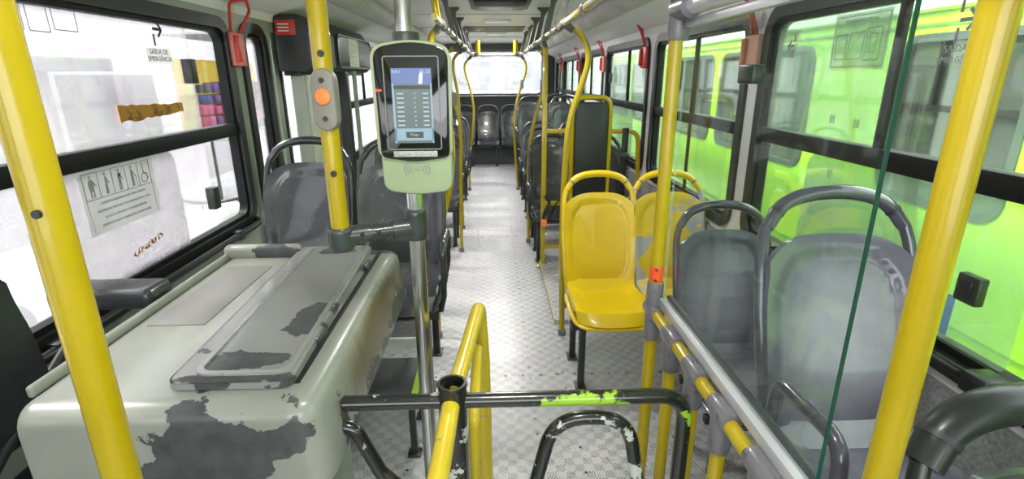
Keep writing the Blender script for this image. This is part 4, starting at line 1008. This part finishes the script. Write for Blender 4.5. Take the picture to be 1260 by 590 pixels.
# body cross-section in x-z, swept along y with rounded ends
def dsec(y, ins):
    zt = 1.0 - ins * 0.8; x0, x1 = -1.0 + ins * .3, -0.37 - ins
    P_ = [Vector((x0, zt, 0)), Vector((x0, 0.72, 0)), Vector((-0.50, 0.72, 0)), Vector((-0.355 - ins, 0.79, 0)), Vector((x1 - 0.015, zt, 0))]
    F = []
    for i, (p, r_) in enumerate(zip(P_, (0.03, 0.03, 0.05, 0.05, 0.05))):
        a = (P_[i - 1] - p).normalized(); b = (P_[(i + 1) % 5] - p).normalized(); an = a.angle(b); tt = r_ / math.tan(an / 2)
        s, e_ = p + a * tt, p + b * tt
        for k in range(7): t = k / 6; q = (1 - t) ** 2 * s + 2 * (1 - t) * t * p + t * t * e_; F.append((q.x, y, q.y))
    return F
ys = []
for k in range(6): a = k / 5 * PI / 2; ys.append((0.935 + 0.045 * (1 - math.sin(a)), 0.045 * (1 - math.cos(a))))
sec = [(0.935 + 0.05 * (1 - math.cos(k / 6 * PI / 2)), 0.05 * (1 - math.sin(k / 6 * PI / 2))) for k in range(7)]
sec += [(1.985 - 0.05 * (1 - math.cos(k / 6 * PI / 2)), 0.05 * (1 - math.sin(k / 6 * PI / 2))) for k in range(6, -1, -1)]
rings = [[bm.verts.new(p) for p in dsec(y, ins)] for y, ins in sec]
for A, B in zip(rings, rings[1:]):
    for j in range(len(A)): bm.faces.new((A[j], A[(j + 1) % len(A)], B[(j + 1) % len(A)], B[j]))
bm.faces.new(rings[0][::-1]); bm.faces.new(rings[-1])
ch(finish(bm, 'desk_body', dm, DK))
ch(box('rear_lip', (-1.02, 1.875, 0.985), (-0.735, 1.925, 1.045), deskmat('peeling_lip_paint', [(-0.82, 1.88, 1.02, .16, .1, .03)], 0.2, (0.27, 0.285, 0.245)), DK, 0.02, 4))
ch(box('side_rim', (-1.012, 1.0, 0.99), (-0.995, 1.90, 1.018), dm, DK, 0.007, 3))
ch(box('writing_recess', (-0.955, 1.32, 1.0), (-0.80, 1.78, 1.0025), simple('desk_tray', (0.22, 0.22, 0.205), 0.4), DK, 0.001))
lm = deskmat('peeling_lid_paint', [(-0.51, 1.30, 1.02, .07, .20, .05), (-0.62, 1.10, 1.02, .10, .07, .05), (-0.54, 1.09, 1.02, .12, .05, .05), (-0.58, 1.88, 1.02, .10, .05, .05), (-0.57, 1.015, 1.01, .22, .025, .04)], 0.3, (0.25, 0.25, 0.24))
def lidmap(x, y, d): # slight lean along its length
    return (x - 0.03 * (y - 1.02) / 0.9, y, 1.0 + d)
lid = ch(prism('lid', [(p.x - .583, p.y + 1.475) for p in rrect(.272, .95, .03, 6)], lidmap, -0.002, 0.022, lm, DK, 0.020))
ring('lid_border', [(p.x - .565, p.y + 1.475) for p in rrect(.215, .905, .035, 6)], [(p.x - .565, p.y + 1.475) for p in rrect(.19, .875, .028, 6)], lidmap, 0.018, 0.027, simple('lid_border_paint', (0.34, 0.35, 0.33), 0.25, 0.3), lid)
ch(box('hinge_gap', (-0.452, 1.02, 0.998), (-0.438, 1.92, 1.004), rubber, DK, 0.001))
for y in (1.22, 1.75):
    h = ch(box('hinge', (-0.463, y - .035, 1.0), (-0.443, y + .035, 1.018), dmetal, DK, 0.004)); box('hinge_pin', (-0.456, y - .03, 1.016), (-0.450, y + .03, 1.021), chrome, h, 0.002)
ch(box('pedestal', (-0.92, 1.15, 0.0), (-0.58, 1.75, 0.73), wallg, DK, 0.02))
# collector's chair
CC = empty('collector_chair', (-1.15, 1.15, 0), 'black collector chair with a padded armrest at the left edge', 'chair')
def cback(u, v):
    y = 0.70 + u * 0.58; U = u * 2 - 1; z = 0.75 + v * 0.54 - 0.14 * abs(U) ** 3 * ss(.4, 1, v)
    return (-1.20 - 0.03 * (1 - U * U) - 0.05 * v, y, z)
bm = bmesh.new(); asurf(bm, cback, 18, 18, 0.09); ch(finish(bm, 'backrest', padm, CC))
ch(box('seat', (-1.2, .74, .62), (-1.04, 1.22, .72), padm, CC, 0.03)); ch(tube('column', [(-1.12, .88, 0), (-1.12, .88, .63)], 0.035, dmetal, CC))
ch(box('armrest', (-1.33, 1.45, 0.985), (-1.022, 1.57, 1.05), simple('armrest_vinyl', (0.03, 0.033, 0.034), 0.3, coat=0.3), CC, 0.022, 4)); ch(tube('armrest_bracket', [(-1.22, 1.50, 1.0), (-1.24, 1.2, 0.8), (-1.2, 0.95, 0.68)], 0.014, dmetal, CC))
# sill rails
def rail(nm, pts, r, mat, label, cat):
    o = tube(nm, pts, r, mat); return tag(o, label, cat)
sr = rail('sill_rail', [(XL + 0.045, 0.3, 0.845), (XL + 0.045, 2.85, 0.845)] + fillet([(XL + 0.045, 2.85, 0.845), (XL + 0.045, 2.93, 0.85), (XL + 0.02, 2.97, 0.86)], .03)[1:], 0.018, rubber, 'black tube rail along the left window sill', 'rail')
for y in (1.5, 2.7): box('rail_bracket', (XL, y - .03, 0.82), (XL + 0.06, y + .03, 0.87), blackpl, sr, 0.006)
sr = rail('sill_rail', [(XR - 0.05, -0.2, 0.895), (XR - 0.05, 2.4, 0.885)], 0.016, rubber, 'black tube rail along the right window sill', 'rail')
for y in (1.11, 2.2): box('rail_bracket', (XR - 0.075, y - .035, 0.862), (XR, y + .035, 0.918), blackpl, sr, 0.006)

# ------------------------------------------------------------------ turnstile
TS = empty('turnstile', (-0.105, 1.06, 0), 'black chipped turnstile with bent tube arms below the validator', 'turnstile')
bm = bmesh.new(); c = Vector((-0.105, 1.06, 0))
n = 28; R_ = [(0.034, 0.0), (0.034, 0.955), (0.036, 0.962), (0.034, 0.968), (0.028, 0.968), (0.027, 0.96), (0.026, 0.80)]
rings = [[bm.verts.new((c.x + math.cos(2 * PI * k / n) * r_, c.y + math.sin(2 * PI * k / n) * r_, z)) for k in range(n)] for r_, z in R_]
for A, B in zip(rings, rings[1:]):
    for j in range(n): bm.faces.new((A[j], A[(j + 1) % n], B[(j + 1) % n], B[j]))
bm.faces.new(rings[-1]); ch(finish(bm, 'post', black_chip, TS))
ch(collar('post_rim', (c.x, c.y, 0.934), 0.0365, 0.010, yellow_g, TS)) if False else None
ch(tube('cross_arm', [(-0.36, 1.06, 0.918), (-0.13, 1.06, 0.918)], 0.0185, black_chip, TS, 16))
gpaint = worn('lime_scratched_black', (0.015, 0.018, 0.012), (0.30, 0.55, 0.03), 0.53, 7, 0.25, coat=0.5)
ch(tube('cross_arm', fillet([(-0.08, 1.06, 0.918), (0.30, 1.06, 0.918), (0.452, 1.06, 0.918), (0.452, 1.06, 0.60), (0.44, 1.06, 0.02)], 0.11, 10), 0.0185, gpaint, TS, 16))
ch(tube('hoop', fillet([(0.06, 1.06, 0.25), (0.09, 1.06, 0.66), (0.135, 1.06, 0.862), (0.315, 1.06, 0.862), (0.352, 1.06, 0.66), (0.34, 1.06, 0.25)], 0.10, 10), 0.0175, black_chip, TS, 16))
ch(tube('hoop', fillet([(-0.42, 1.06, 0.845), (-0.345, 1.06, 0.86), (-0.29, 1.06, 0.72), (-0.20, 1.06, 0.62), (-0.13, 1.06, 0.60)], 0.07, 8), 0.0175, black_chip, TS, 16))
ch(tube('hoop_link', [(0.07, 1.06, 0.25), (-0.10, 1.06, 0.25)], 0.014, black_chip, TS))
GR = empty('guard_rail', (-0.07, 1.5, 0), 'yellow bent guard rail running front to back at the turnstile post', 'rail')
ch(tube('rear_hoop', fillet([(-0.105, 1.085, 0.92), (-0.085, 1.27, 0.925), (-0.055, 1.56, 0.935), (-0.045, 1.60, 0.70), (-0.04, 1.60, 0.0)], 0.05, 8), 0.021, yellow_g, GR, 18))
ch(tube('rear_inner_hoop', fillet([(-0.065, 1.20, 0.05), (-0.065, 1.22, 0.76), (-0.060, 1.49, 0.83), (-0.055, 1.54, 0.66), (-0.05, 1.54, 0.0)], 0.05, 8), 0.016, yellow_g, GR, 16))
ch(tube('front_hoop', fillet([(-0.108, 1.035, 0.92), (-0.118, 0.75, 0.915), (-0.12, 0.55, 0.89), (-0.12, 0.55, 0.0)], 0.05, 8), 0.021, yellow_g, GR, 18))

# ------------------------------------------------------------------ glass partition on the right
PT = empty('glass_partition', (0.50, 1.0, 0), 'glass partition on a yellow fence with grey tee fittings, right of the aisle', 'partition')
xr_, zr_ = 0.478, 0.965
ch(tube('lower_rail', [(xr_, 0.50, zr_ - .01), (xr_, 1.42, zr_)], 0.0165, yellow, PT, 20))
fy_ = [(1.43, 0), (1.25, 1), (1.085, 1), (0.925, 1), (0.755, 1)]
for i, (y, k) in enumerate(fy_):
    if i: ch(tube('fence_post', [(xr_, y, 0), (xr_, y, zr_ - .02)], 0.0165, yellow, PT, 20)); 
    bm = bmesh.new()
    rr_ = 0.0235
    atube(bm, [(xr_, y - .042, zr_), (xr_, y - .036, zr_), (xr_, y + .036, zr_), (xr_, y + .042, zr_)], rr_, 18, radii=[.92, 1, 1, .92])
    atube(bm, [(xr_, y, zr_ - .095), (xr_, y, zr_ - .088), (xr_, y, zr_ - .02), (xr_, y, zr_)], rr_, 18, radii=[.92, 1, 1.04, 1])
    ch(finish(bm, 'tee_fitting', fitting, PT))
ch(tube('main_post', [(xr_ + .004, 1.44, 0), (xr_ + .004, 1.44, 1.78)], 0.0185, yellow, PT, 22))
bm = bmesh.new(); atube(bm, [(xr_ + .004, 1.44, .985), (xr_ + .004, 1.44, 1.0), (xr_ + .004, 1.44, 1.045), (xr_ + .004, 1.44, 1.055)], 0.0245, 18, radii=[1.0, 1.05, 1, .92]); ch(finish(bm, 'corner_fitting', fitting, PT))
tp = ch(collar('red_tape', (xr_ + .004, 1.44, 1.083), 0.0195, 0.055, redband, PT))
screws('tape_bolt', [(xr_ - .004, 1.4205, 1.10), (xr_ - .004, 1.4205, 1.066)], 0.004, ink, tp)
bm = bmesh.new(); atube(bm, [(xr_ + .006, 1.44, 1.735), (xr_ + .006, 1.44, 1.745), (xr_ + .006, 1.44, 1.84)], 0.026, 18, radii=[.92, 1, 1]); atube(bm, [(xr_ + .006, 1.44, 1.81), (xr_ + .006, 1.35, 1.81)], 0.029, 18); ch(finish(bm, 'top_fitting', fitting, PT))
ch(tube('upper_post', [(xr_ + .006, 1.44, 1.83), (xr_ + .006, 1.44, 2.215)], 0.0185, fitting, PT, 20))
ch(tube('top_rail', [(xr_ + .012, 1.36, 1.81), (xr_ + .012, 0.58, 1.81)], 0.021, alu, PT, 20))
ch(box('glass_channel', (0.488, 0.50, 0.985), (0.516, 1.42, 1.012), alu, PT, 0.003)); ch(box('rubber_gasket', (0.512, 0.50, 0.99), (0.528, 1.42, 1.020), rubber, PT, 0.003))
ch(box('upper_channel', (0.494, 0.64, 1.765), (0.512, 1.42, 1.785), alu, PT, 0.003))
gp = ch(box('glass_pane', (0.503, 0.655, 1.005), (0.508, 1.425, 1.775), glassP, PT))
box('glass_edge', (0.5025, 0.6525, 1.005), (0.5080, 0.655, 1.775), gedge, gp); box('glass_far_edge', (0.5022, 1.425, 1.005), (0.5088, 1.428, 1.775), glassR2, gp)
gc = ch(box('glass_clamp', (0.494, 1.02, 1.632), (0.520, 1.085, 1.668), simple('green_black_clamp', (0.01, 0.02, 0.015), 0.3), PT, 0.004))

# ------------------------------------------------------------------ overhead rails, brackets, curved poles
RXR, RZ = 0.40, 1.925
def orail(x, y0, y1, label):
    e = empty('overhead_rail', (x, y0, RZ), label, 'handrail')
    ch(tube('rail_tube', [(x, y0, RZ), (x, y1, RZ)], 0.0165, worn('brassy_rail', (0.62, 0.50, 0.12), (0.55, 0.52, 0.45), 0.5, 8, 0.25, metal=0.4) if 'brassy_rail' not in MATS else MATS['brassy_rail'], e, 16))
    y = y0 + 0.3
    while y < y1: ch(collar('rail_sleeve', (x, y, RZ), 0.0225, 0.05, fitting, e, 'Y')); y += 0.62
    return e
rr1 = orail(RXR, 1.5, 7.9, 'overhead handrail right of the aisle')
rr2 = orail(-0.28, 2.75, 7.9, 'overhead handrail left of the aisle behind the validator')
ch(tube('rail_end_drop', catmull([(-0.28, 2.95, RZ), (-0.275, 2.80, RZ + .04), (-0.27, 2.55, 2.12), (-0.27, 2.45, 2.215)]), 0.0175, yellow, rr2, 16))
def bracket(x, y, s, label, grp):
    """moulded hanger between ceiling and rail: flange on top, waisted body"""
    pr_ = [(-0.065, 0.0), (0.065, 0.0), (0.062, -0.012), (0.028, -0.035), (0.016, -0.075), (0.018, -0.13), (0.024, -0.275), (-0.024, -0.275), (-0.022, -0.13), (-0.018, -0.075), (-0.028, -0.035), (-0.062, -0.012)]
    e = empty('rail_hanger', (x, y, 2.22), label, 'hanger', grp)
    F = []
    for i in range(8): F = F
    prism('hanger_body', pr_, lambda a, b, d: (a + s * 0.07 * (1 + b / 0.275) , d, b), -0.02, 0.02, dfit, e, 0.004)
    collar('hanger_sleeve', (0, 0, -0.295), 0.026, 0.075, dfit, e, 'Y')
    return e
ORD = ('nearest to the camera', 'second', 'third', 'fourth', 'fifth', 'farthest')
for i, y in enumerate([3.3, 4.13, 4.96, 5.79, 6.64, 7.49]):
    bracket(RXR, y, 1, 'olive ceiling hanger of the right overhead rail, %s in its row' % ORD[i], 'hangers of the right overhead rail')
    bracket(-0.28, y, -1, 'olive ceiling hanger of the left overhead rail, %s in its row' % ORD[i], 'hangers of the left overhead rail')
def cpole(name, label, pts, r=0.0165, y=None, foot=True, bell=None, topx=0):
    e = empty(name, pts[-1], label, 'pole')
    P_ = catmull(pts, 6); ch(tube('tube', P_, r, yellow, e, 16))
    p0 = Vector(pts[0]); ch(tube('top_joint', [p0, p0.lerp(Vector(pts[1]), 0.55)], 0.021, dfit, e, 16)); ch(collar('rail_sleeve', p0, 0.024, 0.06, dfit, e, 'Y'))
    if foot: f = pts[-1]; ch(collar('floor_foot', (f[0], f[1], f[2] + .02), 0.026, 0.04, fitting, e))
    if bell:
        bm = bmesh.new(); aprism(bm, [(p.x + bell[0], p.y + bell[2]) for p in rrect(0.05, 0.13, 0.0249, 6)], FY, bell[1] - .035, bell[1] + .012, 0.008); ch(finish(bm, 'bell_housing', greyb, e))
    return e
cpole('curved_pole', 'curved yellow pole rising from the bright yellow seat to the right overhead rail', [(0.40, 3.1, 1.925), (0.50, 3.1, 1.86), (0.545, 3.1, 1.74), (0.505, 3.1, 1.58), (0.455, 3.1, 1.42), (0.43, 3.1, 1.2), (0.42, 3.1, 0.7), (0.435, 3.1, 0.0)], 0.018)
cpole('curved_pole', 'curved yellow pole emerging to the right of the validator', [(-0.28, 3.1, 1.925), (-0.34, 3.1, 1.84), (-0.33, 3.1, 1.68), (-0.27, 3.1, 1.48), (-0.245, 3.1, 1.28), (-0.26, 3.1, 1.05), (-0.32, 3.1, 0.8), (-0.37, 3.1, 0.55), (-0.38, 3.1, 0.0)], 0.018)
cpole('curved_pole', 'curved yellow pole with a bell behind the square yellow post', [(0.40, 5.12, 1.925), (0.49, 5.12, 1.84), (0.50, 5.12, 1.70), (0.485, 5.12, 1.55), (0.43, 5.12, 1.36), (0.38, 5.12, 1.15), (0.345, 5.12, .85), (0.345, 5.12, 0.0)], 0.0165, bell=(0.475, 5.12, 1.56))
cpole('curved_pole', 'curved yellow pole left of the aisle at the first seats behind the door', [(-0.28, 4.86, 1.925), (-0.38, 4.86, 1.84), (-0.405, 4.86, 1.70), (-0.37, 4.86, 1.5), (-0.315, 4.86, 1.3), (-0.30, 4.86, 1.1), (-0.31, 4.86, .8), (-0.33, 4.86, 0.0)], 0.0165, bell=(-0.35, 4.86, 1.45))
cpole('curved_pole', 'slender curved pole left of the rear window at the cross bar', [(-0.28, 7.73, 1.925), (-0.375, 7.73, 1.82), (-0.385, 7.73, 1.70), (-0.33, 7.73, 1.50), (-0.29, 7.73, 1.3), (-0.28, 7.73, 1.1), (-0.32, 7.73, .75), (-0.36, 7.73, .45), (-0.37, 7.73, 0.0)], 0.0165)
cpole('curved_pole', 'slender curved pole right of the rear window at the cross bar', [(0.40, 7.73, 1.925), (0.465, 7.73, 1.82), (0.465, 7.73, 1.68), (0.40, 7.73, 1.48), (0.35, 7.73, 1.3), (0.325, 7.73, 1.1), (0.31, 7.73, .75), (0.36, 7.73, 0.0)], 0.0165, bell=(0.415, 7.73, 1.53))
cpole('curved_pole', 'curved yellow pole left of the aisle at the second seats behind the door', [(-0.28, 5.66, 1.925), (-0.39, 5.66, 1.82), (-0.40, 5.66, 1.68), (-0.37, 5.66, 1.5), (-0.36, 5.66, 1.2), (-0.36, 5.66, 0.0)], 0.0165)
cb = tag(tube('cross_bar', [(-0.28, 7.78, RZ), (0.40, 7.78, RZ)], 0.0165, MATS['brassy_rail']), 'thin brass-yellow cross bar joining both overhead rails at the rear', 'handrail')
for x in (-0.24, 0.36): collar('bar_sleeve', (x, 7.78, RZ), 0.023, 0.05, dfit, cb, 'X')
for x, sd_ in ((-0.20, 'left'), (0.33, 'right')): tag(tube('grip_loop', [(x, 7.78, RZ + 0.02), (x, 7.78, 2.12)], 0.03, yellow), 'short yellow grip above the %s end of the rear cross bar' % sd_, 'grip', 'yellow grips above the rear cross bar')

# ------------------------------------------------------------------ wheelchair barrier
WB = empty('wheelchair_barrier', (0.42, 4.4, 0), 'yellow tubular wheelchair barrier with a square post and cross bars', 'barrier')
ch(box('square_post', (0.405, 4.385, 0.02), (0.445, 4.425, 1.87), yellow, WB, 0.003)); ch(box('foot_plate', (0.375, 4.34, 0.0), (0.50, 4.45, 0.025), yellow, WB, 0.004))
ch(tube('post_top', [(0.425, 4.4, 1.86), (0.40, 4.4, 1.93)], 0.02, dfit, WB))
for z in (1.205, 0.585, 0.19): ch(box('cross_bar', (0.44, 4.387, z - .018), (0.66, 4.417, z + .018), yellow, WB, 0.004))
ch(tube('pad_frame', fillet([(0.655, 4.37, 0.05), (0.655, 4.37, 1.475), (0.965, 4.37, 1.475), (0.965, 4.37, 0.05)], 0.09, 8), 0.021, yellow, WB, 16))
ch(tube('window_hoop', fillet([(0.965, 4.39, 1.20), (1.215, 4.39, 1.20), (1.235, 4.39, 0.70), (1.12, 4.39, 0.55), (0.97, 4.39, 0.50)], 0.10, 8), 0.019, yellow, WB, 16))
bm = bmesh.new(); aprism(bm, [(p.x + .81, p.y + 1.05) for p in rrect(.275, .78, .06, 6)], FY, 4.335, 4.40, 0.012)
tag(finish(bm, 'backrest_pad', padm), 'tall black padded backrest held in the yellow barrier frame', 'backrest')
bm = bmesh.new()
bp = [(1.09, 4.34, 1.23), (1.085, 4.33, 1.05), (1.08, 4.34, 0.60)]
atube(bm, [(1.10, 4.36, 1.23), (1.095, 4.35, 0.98), (1.085, 4.35, 0.55)], 0.028, 10, rb=0.006, up=(1, 0, 0))
bt = tag(finish(bm, 'seat_belt', rubber), 'black seat belt hanging from the barrier beside the window', 'seat belt')
box('belt_buckle', (1.055, 4.325, 0.97), (1.135, 4.36, 1.03), blackpl, bt, 0.012); box('belt_end', (1.05, 4.32, 0.53), (1.17, 4.36, 0.60), blackpl, bt, 0.015)
bm = bmesh.new()
atube(bm, catmull([(0.44, 4.37, 0.66), (0.47, 4.33, 0.60), (0.43, 4.33, 0.52), (0.42, 4.35, 0.42), (0.47, 4.33, 0.47), (0.53, 4.33, 0.60), (0.58, 4.36, 0.63)]), 0.022, 10, rb=0.006)
b2 = tag(finish(bm, 'seat_belt', rubber), 'black belt wrapped around the square yellow post', 'seat belt'); box('belt_clip', (0.40, 4.31, 0.40), (0.45, 4.34, 0.46), orange, b2, 0.006)

# ------------------------------------------------------------------ emergency hammers
def hammer(x, y, z, s, label, case, loopm, sc_=1.0):
    e = empty('emergency_hammer', (x, y, z), label, 'emergency hammer')
    bm = bmesh.new(); abox(bm, (-0.035, -0.068 * sc_, -0.085 * sc_), (0.0, 0.068 * sc_, 0.085 * sc_), 0.008)
    o = finish(bm, 'hammer_case', case, e)
    bm = bmesh.new(); atube(bm, fillet([(-.02, -0.03, 0.07), (-.085, -0.07, 0.20), (-.10, -0.01, 0.25), (-.04, 0.06, 0.23), (-.012, 0.03, 0.07)], 0.03, 5, False), 0.008, 10); finish(bm, 'pull_loop', loopm, e)
    bm = bmesh.new(); abox(bm, (-0.055, 0.028, -0.065), (-0.03, 0.062, 0.07), 0.006); finish(bm, 'hammer_head', loopm, e)
    if s < 0: e.rotation_euler = (0, 0, PI)
    return e
hammer(XR - 0.005, 2.62, 1.745, 1, 'salmon hammer case with a loop on the pillar seen through the glass partition', simple('faded_salmon_case', (0.50, 0.26, 0.20), 0.5), simple('dull_red_loop', (0.35, 0.08, 0.05), 0.4))
hammer(XR - 0.005, 4.50, 1.785, 1, 'bright red emergency hammer on the pillar above the yellow barrier', redm, redm)
hammer(XR - 0.005, 6.16, 1.765, 1, 'pink-cased emergency hammer right of the curved yellow pole', salmon, redm)
hammer(XR - 0.005, 7.88, 1.775, 1, 'red emergency hammer, second from the rear on the right wall', redm, redm)
hammer(XR - 0.005, 9.80, 1.765, 1, 'pale-cased emergency hammer nearest the rear on the right wall', salmon, redm)
hammer(XL + 0.005, 3.04, 1.79, -1, 'salmon emergency hammer with a red loop on the left wall', salmon, redm)
